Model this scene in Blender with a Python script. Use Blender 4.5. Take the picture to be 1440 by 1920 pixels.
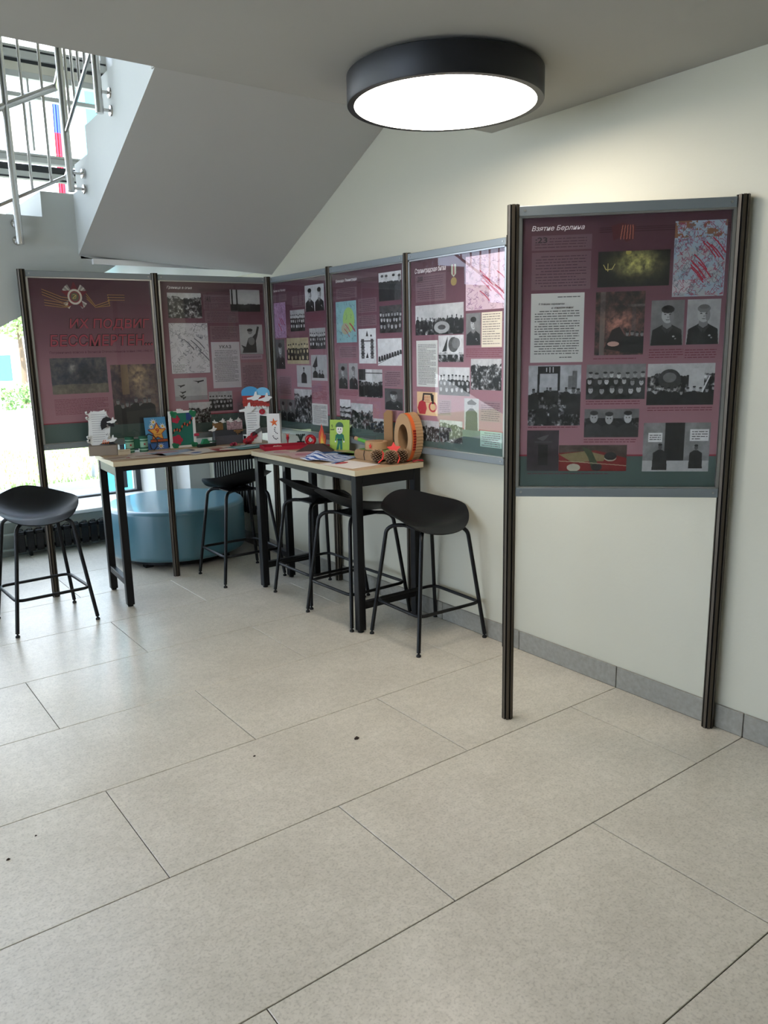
import bpy, bmesh, math, random
import numpy as np
from mathutils import Vector, Matrix

for o in list(bpy.data.objects):
    bpy.data.objects.remove(o)
SC = bpy.context.scene
COL = SC.collection
PI = math.pi
random.seed(7)

# ---------------------------------------------------------------- camera
def make_camera():
    f, yaw, pit, rol = 1471.857, 0.63685, 0.20586, -0.02092
    ca, sa, cp, sp = math.cos(yaw), math.sin(yaw), math.cos(pit), math.sin(pit)
    cr, sr = math.cos(rol), math.sin(rol)
    fwd = Vector((sa*cp, ca*cp, -sp)); right = Vector((ca, -sa, 0)); up = right.cross(fwd)
    r2 = right*cr + up*sr; u2 = up*cr - right*sr
    cam = bpy.data.cameras.new('camera'); co = bpy.data.objects.new('camera', cam); COL.objects.link(co)
    m = Matrix((r2, u2, -fwd)).transposed().to_4x4(); m.translation = Vector((-0.6792, -1.456, 1.5305))
    co.matrix_world = m
    cam.sensor_fit = 'VERTICAL'; cam.sensor_height = 36.0; cam.lens = 36.0*f/1920.0
    cam.clip_start = 0.05; cam.clip_end = 500
    SC.camera = co
make_camera()

# ---------------------------------------------------------------- sky, sun, exposure
LAMP_STRENGTH = 20.0
w = bpy.data.worlds.new('sky'); SC.world = w; w.use_nodes = True
nt = w.node_tree; bg = nt.nodes['Background']
bg.inputs[0].default_value = (0.70, 0.82, 1.0, 1); bg.inputs[1].default_value = 6.6
sun = bpy.data.lights.new('sun', 'SUN'); sun.energy = 16.0; sun.angle = math.radians(1.0); sun.color = (1.0, 0.96, 0.88)
so = bpy.data.objects.new('sun', sun); COL.objects.link(so)
so.rotation_euler = Vector((0.55, 0.55, -0.95)).to_track_quat('-Z', 'Y').to_euler()
so.location = (-10, -10, 20)
vs = SC.view_settings
vs.view_transform = 'Standard'; vs.look = 'None'; vs.gamma = 1.0; vs.use_curve_mapping = False
vs.exposure = 0.16

# ---------------------------------------------------------------- materials
def srgb(c):
    if isinstance(c, str):
        c = [int(c[i:i+2], 16)/255 for i in (0, 2, 4)]
    return tuple(x/12.92 if x <= .04045 else ((x+.055)/1.055)**2.4 for x in c) + (1,)
MATS = {}
def mat(name, col, rough=0.6, metal=0.0, noise=None, bump=None, spec=None, coat=0.0, emit=None):
    """noise=(scale, amount) mottles the colour; bump=(scale, strength)."""
    if name in MATS: return MATS[name]
    m = bpy.data.materials.new(name); m.use_nodes = True; t = m.node_tree; N = t.nodes; L = t.links
    b = N['Principled BSDF']; c = srgb(col)
    b.inputs['Base Color'].default_value = c; b.inputs['Roughness'].default_value = rough
    b.inputs['Metallic'].default_value = metal
    if spec is not None: b.inputs['Specular IOR Level'].default_value = spec
    if coat: b.inputs['Coat Weight'].default_value = coat; b.inputs['Coat Roughness'].default_value = 0.05
    tc = N.new('ShaderNodeTexCoord')
    if noise:
        n = N.new('ShaderNodeTexNoise'); n.inputs['Scale'].default_value = noise[0]; n.inputs['Detail'].default_value = 6
        L.new(tc.outputs['Object'], n.inputs['Vector'])
        mx = N.new('ShaderNodeMix'); mx.data_type = 'RGBA'
        a = tuple(max(0, x*(1-noise[1])) for x in c[:3])+(1,); d = tuple(min(1, x*(1+noise[1])) for x in c[:3])+(1,)
        mx.inputs[6].default_value = a; mx.inputs[7].default_value = d
        rp = N.new('ShaderNodeMapRange'); rp.inputs[1].default_value = .3; rp.inputs[2].default_value = .7
        L.new(n.outputs['Fac'], rp.inputs[0]); L.new(rp.outputs[0], mx.inputs[0]); L.new(mx.outputs[2], b.inputs['Base Color'])
    if bump:
        n = N.new('ShaderNodeTexNoise'); n.inputs['Scale'].default_value = bump[0]; n.inputs['Detail'].default_value = 5
        L.new(tc.outputs['Object'], n.inputs['Vector'])
        bp = N.new('ShaderNodeBump'); bp.inputs['Strength'].default_value = bump[1]; bp.inputs['Distance'].default_value = .01
        L.new(n.outputs['Fac'], bp.inputs['Height']); L.new(bp.outputs[0], b.inputs['Normal'])
    if emit:
        b.inputs['Emission Color'].default_value = srgb(emit[0]); b.inputs['Emission Strength'].default_value = emit[1]
    MATS[name] = m
    return m

def floor_material():
    m = bpy.data.materials.new('porcelain tile'); m.use_nodes = True; t = m.node_tree; N = t.nodes; L = t.links
    b = N['Principled BSDF']
    g = N.new('ShaderNodeNewGeometry')
    n1 = N.new('ShaderNodeTexNoise'); n1.inputs['Scale'].default_value = 3.5; n1.inputs['Detail'].default_value = 8; n1.inputs['Roughness'].default_value = .65
    n2 = N.new('ShaderNodeTexNoise'); n2.inputs['Scale'].default_value = 120; n2.inputs['Detail'].default_value = 4
    n3 = N.new('ShaderNodeTexNoise'); n3.inputs['Scale'].default_value = 38; n3.inputs['Detail'].default_value = 6
    for n in (n1, n2, n3): L.new(g.outputs['Position'], n.inputs['Vector'])
    r1 = N.new('ShaderNodeValToRGB'); r1.color_ramp.elements[0].position = .35; r1.color_ramp.elements[0].color = srgb('c3bcae')
    r1.color_ramp.elements[1].position = .68; r1.color_ramp.elements[1].color = srgb('d1cabc')
    L.new(n1.outputs['Fac'], r1.inputs[0])
    r2 = N.new('ShaderNodeValToRGB'); r2.color_ramp.elements[0].position = .34; r2.color_ramp.elements[0].color = (.80, .79, .78, 1)
    r2.color_ramp.elements[1].position = .50; r2.color_ramp.elements[1].color = (1, 1, 1, 1)
    L.new(n2.outputs['Fac'], r2.inputs[0])
    r3 = N.new('ShaderNodeValToRGB'); r3.color_ramp.elements[0].position = .38; r3.color_ramp.elements[0].color = (.94, .94, .93, 1)
    r3.color_ramp.elements[1].position = .6; r3.color_ramp.elements[1].color = (1.04, 1.04, 1.04, 1)
    L.new(n3.outputs['Fac'], r3.inputs[0])
    m1 = N.new('ShaderNodeMix'); m1.data_type = 'RGBA'; m1.blend_type = 'MULTIPLY'; m1.inputs[0].default_value = 1
    m2 = N.new('ShaderNodeMix'); m2.data_type = 'RGBA'; m2.blend_type = 'MULTIPLY'; m2.inputs[0].default_value = 1
    L.new(r1.outputs[0], m1.inputs[6]); L.new(r2.outputs[0], m1.inputs[7])
    L.new(m1.outputs[2], m2.inputs[6]); L.new(r3.outputs[0], m2.inputs[7])
    L.new(m2.outputs[2], b.inputs['Base Color'])
    b.inputs['Roughness'].default_value = .30; b.inputs['Specular IOR Level'].default_value = .55
    bp = N.new('ShaderNodeBump'); bp.inputs['Strength'].default_value = .06; bp.inputs['Distance'].default_value = .004
    L.new(n2.outputs['Fac'], bp.inputs['Height']); L.new(bp.outputs[0], b.inputs['Normal'])
    return m

def glass_material(name='clear pane', tint=(1, 1, 1, 1), ior=1.5, rough=0.0):
    m = bpy.data.materials.new(name); m.use_nodes = True; t = m.node_tree; N = t.nodes; L = t.links
    N.remove(N['Principled BSDF'])
    fr = N.new('ShaderNodeFresnel'); fr.inputs[0].default_value = ior
    tr = N.new('ShaderNodeBsdfTransparent'); tr.inputs[0].default_value = tint
    gl = N.new('ShaderNodeBsdfGlossy'); gl.inputs['Roughness'].default_value = rough
    mx = N.new('ShaderNodeMixShader')
    ge = N.new('ShaderNodeNewGeometry'); iv = N.new('ShaderNodeMath'); iv.operation = 'SUBTRACT'; iv.inputs[0].default_value = 1.0
    L.new(ge.outputs['Backfacing'], iv.inputs[1]); mu = N.new('ShaderNodeMath'); mu.operation = 'MULTIPLY'
    L.new(fr.outputs[0], mu.inputs[0]); L.new(iv.outputs[0], mu.inputs[1])        # reflect on entering faces only
    L.new(mu.outputs[0], mx.inputs[0]); L.new(tr.outputs[0], mx.inputs[1]); L.new(gl.outputs[0], mx.inputs[2])
    L.new(mx.outputs[0], N['Material Output'].inputs[0])
    return m

def leaf_material(name, c0, c1):
    m = mat(name, c0, .7); t = m.node_tree; N = t.nodes; L = t.links; b = N['Principled BSDF']
    g = N.new('ShaderNodeNewGeometry'); r = N.new('ShaderNodeValToRGB')
    r.color_ramp.elements[0].color = srgb(c0); r.color_ramp.elements[1].color = srgb(c1)
    L.new(g.outputs['Random Per Island'], r.inputs[0]); L.new(r.outputs[0], b.inputs['Base Color'])
    return m

M_FLOOR = floor_material()
M_GROUT = mat('dark grout', '3d3936', .9)
M_WALL = mat('warm white wall paint', 'bdbaa8', .6, bump=(60, .06), noise=(1.3, .02))
M_WALLB = mat('white wall paint', 'c2c2bc', .7, bump=(60, .05))
M_CEIL = mat('ceiling paint', 'a3a19a', .85, noise=(1.5, .02))
M_STAIR = mat('stair paint', 'bcbfba', .7, noise=(2, .02))
M_SOFF = mat('soffit paint', 'b6b5b0', .8)
M_BASE = mat('porcelain skirting', '8a877e', .4, noise=(45, .14))
M_BLACK = mat('black powder coat', '07080b', .45, spec=.3)
M_BLKPL = mat('black plastic seat', '07090d', .42, spec=.35)
M_RUB = mat('black rubber', '0a0a0a', .8)
M_WOOD = mat('pale oak laminate', 'b69a7a', .45, noise=(9, .08))
M_WOODE = mat('pale laminate edge', 'c4b799', .5)
M_STEEL = mat('stainless steel', 'c9c7c4', .22, metal=1)
M_ALU = mat('grey aluminium rail', '80878a', .42, metal=.3)
M_CHROME = mat('bright trim', 'a9a9a6', .32, metal=.9)
M_POST = mat('bronze anodised post', '4d453a', .4, metal=.5)
M_POSTD = mat('post groove', '14120f', .7)  # dark colour deepens the shade inside the flutes
M_POUF = mat('teal leatherette', '40707f', .33, bump=(180, .03), spec=.9, coat=.25)
M_PANE = glass_material('display pane', ior=1.5)
M_WGLASS = glass_material('window glass', tint=(.955, .968, .985, 1), ior=1.45)
M_RAD = mat('black radiator enamel', '070a0e', .35, spec=.35)
M_FRAME = mat('dark window frame', '34363a', .5)
M_FRAMEL = mat('light window frame', 'b9bab4', .5)
M_SILL = mat('white sill', 'eceae6', .35)
M_APRON = mat('grey green apron', 'a9aca4', .7)
M_KRAFT = mat('kraft cardboard', '9b7a58', .85, noise=(30, .1))
M_KRAFTD = mat('dark cardboard', '453531', .9)
M_PAPER = mat('white paper', 'dcdcd8', .8)
M_RED = mat('red felt', 'a01828', .8)
M_REDB = mat('bright red', 'd8362f', .6)
M_INK = mat('ink black', '17161a', .7)
M_ORANGE = mat('orange paint', 'd9662a', .7)
M_GREEN = mat('mid green', '1f7a52', .6)
M_LGREEN = mat('light green card', '9dbb4e', .7)

# ---------------------------------------------------------------- geometry helpers
class MB:
    def __init__(s): s.v = []; s.f = []; s.m = []
    def face(s, pts, mi=0):
        k = len(s.v); s.v += [tuple(p) for p in pts]; s.f.append(tuple(range(k, k+len(pts)))); s.m.append(mi)
    def box(s, a, b, mi=0, M=None):
        x0, y0, z0 = a; x1, y1, z1 = b; k = len(s.v)
        P = [(x0,y0,z0),(x1,y0,z0),(x1,y1,z0),(x0,y1,z0),(x0,y0,z1),(x1,y0,z1),(x1,y1,z1),(x0,y1,z1)]
        if M: P = [tuple(M @ Vector(p)) for p in P]
        s.v += P
        for q in ((0,3,2,1),(4,5,6,7),(0,1,5,4),(1,2,6,5),(2,3,7,6),(3,0,4,7)):
            s.f.append(tuple(k+i for i in q)); s.m.append(mi)
        return s
    def rbox(s, a, b, r=.01, mi=0, M=None):
        """box whose vertical and horizontal edges are chamfered"""
        x0, y0, z0 = a; x1, y1, z1 = b
        ring = lambda i, z: [(x0+i,y0+i+r,z),(x0+i+r,y0+i,z),(x1-i-r,y0+i,z),(x1-i,y0+i+r,z),(x1-i,y1-i-r,z),(x1-i-r,y1-i,z),(x0+i+r,y1-i,z),(x0+i,y1-i-r,z)]
        rings = [ring(r*.6, z0), ring(0, z0+r*.6), ring(0, z1-r*.6), ring(r*.6, z1)]
        s.loft(rings, mi=mi, M=M); return s
    def loft(s, rings, closed=True, caps=True, mi=0, M=None):
        k = len(s.v); n = len(rings[0])
        for R in rings: s.v += [tuple(M @ Vector(p)) if M else tuple(p) for p in R]
        for i in range(len(rings)-1):
            for j in range(n if closed else n-1):
                a = k+i*n+j; b = k+i*n+(j+1) % n
                s.f.append((a, b, b+n, a+n)); s.m.append(mi)
        if caps:
            s.f.append(tuple(k+j for j in reversed(range(n)))); s.m.append(mi)
            s.f.append(tuple(k+(len(rings)-1)*n+j for j in range(n))); s.m.append(mi)
        return s
    def tube(s, path, r, n=8, closed=False, caps=True, mi=0):
        P = [Vector(p) for p in path]; rings = []; N = len(P)
        rr = r if isinstance(r, (list, tuple)) else [r]*N
        up = None
        for i in range(N):
            if closed: d = (P[(i+1) % N]-P[i-1]).normalized()
            else: d = ((P[i+1]-P[i]) if i == 0 else (P[i]-P[i-1]) if i == N-1 else (P[i+1]-P[i-1])).normalized()
            if up is None:
                up = Vector((0,0,1)) if abs(d.z) < .9 else Vector((1,0,0))
            u = (up - d*up.dot(d)); u = u.normalized() if u.length > 1e-5 else d.orthogonal().normalized(); up = u; v = d.cross(u)
            rings.append([tuple(P[i]+(u*math.cos(2*PI*j/n)+v*math.sin(2*PI*j/n))*rr[i]) for j in range(n)])
        if closed: rings.append(rings[0]); caps = False
        return s.loft(rings, caps=caps, mi=mi)
    def cyl(s, c, r, z0, z1, n=20, mi=0):
        return s.tube([(c[0],c[1],z0),(c[0],c[1],z1)], r, n, mi=mi)
    def lathe(s, c, prof, n=24, mi=0):
        rings = [[(c[0]+r*math.cos(2*PI*j/n), c[1]+r*math.sin(2*PI*j/n), z) for j in range(n)] for r, z in prof]
        return s.loft(rings, mi=mi)
    def prism(s, poly, O, U, V, W, mi=0, mside=None):
        """polygon (u,v) extruded along W from origin O"""
        O, U, V, W = map(Vector, (O, U, V, W)); k = len(s.v); n = len(poly)
        A = [O+U*u+V*v for u, v in poly]; B = [p+W for p in A]
        s.v += [tuple(p) for p in A+B]
        s.f.append(tuple(k+i for i in range(n))); s.m.append(mi)
        s.f.append(tuple(k+n+i for i in reversed(range(n)))); s.m.append(mi)
        for i in range(n):
            j = (i+1) % n; s.f.append((k+j, k+i, k+n+i, k+n+j)); s.m.append(mi if mside is None else mside)
        return s
    def mesh(s, name, mats, smooth=None):
        me = bpy.data.meshes.new(name); me.from_pydata(s.v, [], s.f)
        for m in (mats if isinstance(mats, (list, tuple)) else [mats]): me.materials.append(m)
        me.polygons.foreach_set('material_index', s.m)
        bm = bmesh.new(); bm.from_mesh(me); bmesh.ops.recalc_face_normals(bm, faces=bm.faces); bm.to_mesh(me); bm.free()
        if smooth:
            me.polygons.foreach_set('use_smooth', [True]*len(me.polygons)); me.set_sharp_from_angle(angle=math.radians(smooth))
        me.update(); return me
    def build(s, name, mats, parent=None, smooth=None, **k):
        o = bpy.data.objects.new(name, s.mesh(name, mats, smooth)); COL.objects.link(o)
        if parent: o.parent = parent
        for a, b in k.items(): o[a] = b
        return o

def thing(name, label, cat, loc=(0,0,0), rz=0, group=None):
    o = bpy.data.objects.new(name, None); o.empty_display_size = .1; COL.objects.link(o)
    o.location = loc; o.rotation_euler = (0, 0, rz); o['label'] = label; o['category'] = cat
    if group: o['group'] = group
    return o
def tag(o, label, cat, group=None, loc=None, rz=None):
    o['label'] = label; o['category'] = cat
    if group: o['group'] = group
    if loc: o.location = loc
    if rz is not None: o.rotation_euler = (0, 0, rz)
    return o
def struct(name, mb, m, parent=None, smooth=None, **k):
    o = mb.build(name, m, parent, smooth, **k)
    if not parent: o['kind'] = 'structure'
    return o
def copy_tree(o, parent=None):
    c = o.copy(); COL.objects.link(c); c.parent = parent
    for ch in list(o.children): copy_tree(ch, c)
    return c
def star(n=5, R=1, r=.42, rot=PI/2):
    return [((R if i % 2 == 0 else r)*math.cos(rot+i*PI/n), (R if i % 2 == 0 else r)*math.sin(rot+i*PI/n)) for i in range(2*n)]
def ell(cx, cy, rx, ry, n=16, a0=0, a1=2*PI):
    return [(cx+rx*math.cos(a0+(a1-a0)*i/n), cy+ry*math.sin(a0+(a1-a0)*i/n)) for i in range(n if a1-a0 > 6.2 else n+1)]

def text_obj(s, m, O, U, V, w, h, parent, name='lettering', shear=0.0, bold=0.0, depth=.0006, spacing=1.0):
    """the words of s as a thin flat mesh filling a w x h box from corner O (top left), U right, V up"""
    cu = bpy.data.curves.new('t', 'FONT'); cu.body = s; cu.offset = bold; cu.shear = shear; cu.space_character = spacing
    cu.resolution_u = 3
    to = bpy.data.objects.new('t', cu); COL.objects.link(to)
    dg = bpy.context.evaluated_depsgraph_get(); me = bpy.data.meshes.new_from_object(to.evaluated_get(dg))
    bpy.data.objects.remove(to); bpy.data.curves.remove(cu)
    n = len(me.vertices); co = np.zeros(n*3)
    if n == 0: return None
    me.vertices.foreach_get('co', co); co = co.reshape(-1, 3)
    mn = co.min(0); mxx = co.max(0); sp = np.maximum(mxx-mn, 1e-6)
    u = (co[:, 0]-mn[0])/sp[0]*w; v = (co[:, 1]-mxx[1])/sp[1]*h
    O, U, V = map(lambda q: np.array(q, float), (O, U, V)); W = np.cross(U, V)
    P = O+u[:, None]*U+v[:, None]*V+W*depth
    me.vertices.foreach_set('co', P.ravel()); me.materials.clear(); me.materials.append(m); me.update()
    o = bpy.data.objects.new(name, me); COL.objects.link(o); o.parent = parent
    return o

# ================================================================ the room
WX = 2.14          # inner face of the right wall
WY = 5.6           # window wall
LX = -6.0; BY = -6.0
HC = 2.515         # ceiling height over the display corner
SLAB_Y = 1.435     # ceiling edge at the stairwell

# floor: grout bed with separate porcelain tiles 1.2 x 0.6 in half bond
fl = MB().box((LX-.2, BY-.2, -.12), (WX+.15, WY+.2, -.0035))
floor = struct('floor', fl, M_GROUT)
GAP = .0016
tile_cache = {}
def tile(x0, x1, y0, y1):
    k = (round(x1-x0, 3), round(y1-y0, 3))
    if k not in tile_cache:
        w_, h_ = k; b = .0012
        m = MB(); m.loft([[(0,0,-.0035),(w_,0,-.0035),(w_,h_,-.0035),(0,h_,-.0035)], [(0,0,-b),(w_,0,-b),(w_,h_,-b),(0,h_,-b)],
                          [(b,b,0),(w_-b,b,0),(w_-b,h_-b,0),(b,h_-b,0)]])
        tile_cache[k] = m.mesh('tile', M_FLOOR)
    o = bpy.data.objects.new('tile', tile_cache[k]); COL.objects.link(o); o.parent = floor; o.location = (x0, y0, 0)
for j in range(-4, 9):
    y0 = j*.6; off = .62 if j % 2 == 0 else .02
    for i in range(-5, 3):
        a = off+i*1.2; b = a+1.2
        if a >= WX-.01 or b < -4.2: continue
        b = min(b, WX-.008)
        tile(a+GAP, b-GAP, y0+GAP, min(y0+.6, 5.05)-GAP)
far = MB()
for j in range(-10, 9):                                   # tiles out of the picture
    y0 = j*.6; off = .62 if j % 2 == 0 else .02
    for i in range(-6, 3):
        a = off+i*1.2; b = min(a+1.2, WX-.008)
        if a >= WX-.01: continue
        if j >= -4 and a+1.2 >= -4.2: continue
        far.box((max(a, LX)+GAP, y0+GAP, -.0035), (b-GAP, min(y0+.6, 5.05)-GAP, 0))
far.build('far_tiles', M_FLOOR, floor, kind='stuff')

# right wall, walls behind and to the left of the viewer
struct('wall_right', MB().box((WX, BY, -.1), (WX+.15, WY, 5.6)), M_WALL)
struct('wall_back', MB().box((LX, BY-.15, -.1), (WX, BY, 5.6)), M_WALLB)
wl = MB(); wl.box((LX-.15, BY, -.1), (LX, -1.5, 5.6)); wl.box((LX-.15, -1.5, -.1), (LX, 5.2, .3)); wl.box((LX-.15, -1.5, 2.6), (LX, 5.2, 5.6)); wl.box((LX-.15, 5.2, -.1), (LX, WY, 5.6))
struct('wall_left', wl, M_WALLB)
# window wall: parapet, jamb, stepped white wall between the glazing and the corner
wf = MB(); wf.box((LX, 5.66, -.1), (1.76, 5.8, .28)); wf.box((LX, 5.55, 5.1), (WX, 5.8, 5.6))
wf.box((1.76, 5.2, -.1), (WX, 5.8, 5.6)); wf.box((1.954, 4.9, -.1), (WX, 5.2, 5.6))
struct('wall_front', wf, M_WALLB)
ap = MB(); ap.box((LX, 5.05, -.003), (1.76, 5.66, .27)); struct('trim_1', ap, M_APRON)
si = MB(); si.rbox((LX, 5.02, .268), (1.757, 5.60, .297), .006); struct('trim_2', si, M_SILL)

# ceiling slab over this half of the hall, an unseen upstand added to close light leaks, the upper roof
ce = MB(); ce.box((LX, BY, HC), (WX, SLAB_Y, 3.20)); struct('ceiling', ce, M_CEIL)
ce = MB(); ce.box((.80, SLAB_Y, 2.77), (WX, 2.22, 3.20)); struct('trim_3', ce, M_CEIL)
ce = MB(); ce.box((LX, BY, 5.5), (WX, 5.8, 5.7)); struct('trim_4', ce, M_CEIL)

# skirting on the right wall: separate porcelain pieces
bs = MB(); bs.box((WX-.006, -2.0, 0), (WX, 4.9, .094)); sk = struct('baseboard_right', bs, M_GROUT)
pm = MB().rbox((0, 0, .001), (.011, .5965, .099), .002).mesh('skirting_tile', M_BASE)
y = -1.8
while y < 4.85:
    if y+.6 < 4.9:
        o = bpy.data.objects.new('skirting_tile', pm); COL.objects.link(o); o.parent = sk; o.location = (WX-.0115, y+.0018, 0)
    y += .6

# ---------------------------------------------------------------- glazing of the window wall
def window(name, x0, x1, z0, z1, mull, trans, y=WY, frame=M_FRAME, r=.022, top=.045):
    root = thing(name, name, 'w'); del root['label']; del root['category']; root['kind'] = 'structure'
    fr = MB()
    fr.box((x0, y-.035, z0), (x0+.045, y+.035, z1)); fr.box((x1-.045, y-.035, z0), (x1, y+.035, z1))
    fr.box((x0, y-.034, z0), (x1, y+.034, z0+.018)); fr.box((x0, y-.034, z1-top), (x1, y+.034, z1))
    fr.build('window_frame', frame, root)
    xs = [x0+.045]+[m for m in mull]+[x1-.045]
    for mx in mull: MB().box((mx-r, y-.03, z0+.045), (mx+r, y+.03, z1-.045)).build('mullion', frame, root)
    for tz in trans: MB().box((x0+.045, y-.025, tz-.016), (x1-.045, y+.025, tz+.016)).build('transom', frame, root)
    for a, b in zip(xs[:-1], xs[1:]):
        MB().box((a, y-.003, z0+.04), (b, y+.003, z1-.04)).build('pane', M_WGLASS, root)
    return root
window('window_1', LX, 1.76, .297, 2.93, [-4.2, -2.4, -.6, .42, 1.615], [], top=.02)
sp = MB(); sp.box((LX, 5.56, 2.925), (1.76, 5.64, 2.965), 1); sp.box((LX, 5.58, 2.965), (1.76, 5.64, 3.02), 0); sp.box((LX, 5.56, 3.04), (1.76, 5.64, 3.08), 1)
o = sp.build('trim_5', [M_FRAME, M_FRAMEL]); o['kind'] = 'structure'
window('window_2', LX, 1.76, 3.085, 3.70, [-4.2, -2.4, -.6, .42, 1.13, 1.38], [3.53], frame=M_FRAMEL, r=.008)
sp = MB(); sp.box((LX, 5.56, 3.70), (1.76, 5.64, 3.76), 1); sp.box((LX, 5.58, 3.76), (1.76, 5.64, 3.792), 0); sp.box((LX, 5.55, 3.792), (1.76, 5.64, 3.845), 2); sp.box((LX, 5.57, 3.845), (1.76, 5.64, 3.865), 0)
o = sp.build('trim_6', [M_FRAME, mat('beige frame', 'c8c4b4', .6), M_FRAMEL]); o['kind'] = 'structure'
window('window_3', LX, 1.76, 3.865, 5.1, [-4.2, -2.4, -.6, .42], [], frame=M_FRAMEL)
# window on the left-hand side of the hall (outside the picture, seen only as reflected light)
for k, (z0, z1) in enumerate(((.3, 2.6),)):
    root = bpy.data.objects.new('window_%d' % (4+k), None); COL.objects.link(root); root['kind'] = 'structure'
    root.location = (LX-.07, 0, 0)
    fr = MB()
    for yy in (-1.5, .16, 1.82, 3.48, 5.15): fr.box((-.03, yy, z0), (.03, yy+.05, z1))
    fr.box((-.03, -1.5, z0), (.03, 5.2, z0+.05)); fr.box((-.03, -1.5, z1-.05), (.03, 5.2, z1))
    fr.build('window_frame', M_FRAME, root)
    MB().box((-.003, -1.45, z0+.05), (.003, 5.15, z1-.05)).build('pane', M_WGLASS, root)

# ================================================================ staircase
stc = thing('staircase', 'pale painted concrete staircase turning over a landing in the far left corner', 'staircase', (0, 0, 0))
# upper flight: rises toward the viewer; its soffit starts at the ceiling and ends above the panels
SFL, SFR = (.805, 2.19, 2.77), (2.139, 2.19, 2.77)
SBL, SBR = (.874, 3.80, 2.14), (2.139, 3.624, 2.052)
up = MB()
steps = []; z = 2.50; yy = 3.70
prof = [(3.80, 2.50)]
while z < 3.2:
    prof += [(yy, z), (yy, z+.15)]; z += .15; yy -= .30
prof += [(2.19, z)]
def sx(y): return .805+(y-2.19)/(3.8-2.19)*(.874-.805)
L_ = [(sx(a), a, b) for a, b in prof]; R_ = [(2.139, a, b) for a, b in prof]
for i in range(len(prof)-1): up.face([L_[i], L_[i+1], R_[i+1], R_[i]])
# stringer face as one polygon per step column
low = lambda y: 2.77+(y-2.19)/(3.8-2.19)*(2.14-2.77)
for i in range(len(prof)-1):
    (a, b), (c, d) = prof[i], prof[i+1]
    if abs(a-c) < 1e-6: continue
    up.face([(sx(a), a, low(a)), (sx(a), a, b), (sx(c), c, d), (sx(c), c, low(c))])
up.face([L_[-1], R_[-1], SFR, SFL])
# underside as a fine grid
n = 12
G = [[Vector(SFL).lerp(Vector(SBL), j/n).lerp(Vector(SFR).lerp(Vector(SBR), j/n), i/n) for i in range(n+1)] for j in range(n+1)]
for j in range(n):
    for i in range(n): up.face([G[j][i], G[j+1][i], G[j+1][i+1], G[j][i+1]], 1)
up.build('upper_flight', [M_STAIR, M_SOFF], stc)
ld = MB(); ld.box((.884, 3.80, 2.12), (2.139, 4.89, 2.50)); ld.box((.95, 3.765, 2.085), (2.139, 4.88, 2.119), 1)
# underside layer coloured white to stand in for daylight falling on it
ld.build('landing', [M_STAIR, M_SILL], stc)
lf = MB()
poly = [(.884, 2.50), (.681, 2.50), (.678, 2.352)]
x_, z_ = .678, 2.352
while z_ > .16:
    x_ -= .30; poly.append((x_, z_)); z_ -= .147; poly.append((x_, z_))
poly.append((x_-.3, z_)); poly.append((x_-.3, .002)); poly.append((-3.05, .002)); poly.append((.371, 1.700)); poly.append((1.056, 2.058)); poly.append((1.111, 2.092)); poly.append((.884, 2.135))
lf.prism(poly, (0, 3.80, 0), (1,0,0), (0,0,1), (0, 1.08, 0))
lf.build('lower_flight', M_STAIR, stc)

# railing
rl = thing('stair_railing', 'tubular stainless steel railing with thin balusters along the stair edge', 'railing', (0, 0, 0))
def post(x, y, z0, z1, dx, dy, zs):
    m = MB(); m.tube([(x, y, z0), (x, y, z1)], .021, 14); p = m.build('post', M_STEEL, rl, 40)
    for zz in zs:
        b = MB(); b.tube([(x, y, zz), (x+dx*.9, y+dy*.9, zz)], .008, 8)
        ux = Vector((dx, dy, 0)).normalized(); e = Vector((x+dx, y+dy, zz))
        b.tube([e-ux*.012, e-ux*.008, e-ux*.001], [.014, .026, .028], 14); b.build('bracket', M_STEEL, p, 40)
post(.522, 3.735, 2.176, 3.52, -.0, .063, (2.30, 2.205))
for k in range(1, 4): post(.522-.9*k, 3.735, 2.176-.45*k, 3.40-.45*k, 0, .063, (2.30-.45*k, 2.205-.45*k))
post(.775, 3.49, 2.455, 3.70, .075, 0, (2.56, 2.475))
post(.775, 2.88, 2.735, 4.00, .06, 0, (2.84, 2.755))
post(.775, 2.28, 3.03, 4.30, .03, 0, (3.15, 3.06))
def rail(a, b, r=.011, n=8, nm='rail'): MB().tube([a, b], r, n).build(nm, M_STEEL, rl, 40)
lz = lambda x: 2.39+.50*(x-.435)
uz = lambda y: 2.746+.49*(3.539-y)
rail((-2.6, 3.735, lz(-2.6)), (.82, 3.735, lz(.82)), .011)
rail((-2.6, 3.735, lz(-2.6)+.50), (.82, 3.735, lz(.82)+.50), .021, 12, 'handrail')
rail((.82, 3.735, lz(.82)+.50), (.775, 3.49, lz(.82)+.52), .021, 12, 'handrail')
rail((-2.6, 3.735, lz(-2.6)+1.0), (.775, 3.735, lz(.80)+1.0), .024, 12, 'handrail')
rail((.82, 3.735, lz(.82)), (.775, 3.49, lz(.82)+.005), .011)
rail((.775, 3.735, lz(.8)+1), (.775, 3.49, lz(.8)+1.1), .024, 12, 'handrail')
rail((.775, 3.47, uz(3.47)), (.775, 2.0, uz(2.0)), .011)
rail((.775, 3.47, uz(3.47)+.48), (.775, 2.0, uz(2.0)+.48), .014)
rail((.775, 3.47, uz(3.47)+.95), (.775, 2.0, uz(2.0)+.95), .024, 12, 'handrail')
bal = MB().tube([(0,0,0), (0,0,1.0)], .0085, 7).mesh('baluster', M_STEEL, 40)
def balu(x, y, z, h=1.0):
    o = bpy.data.objects.new('baluster', bal); COL.objects.link(o); o.parent = rl; o.location = (x, y, z); o.scale = (1, 1, h)
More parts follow.
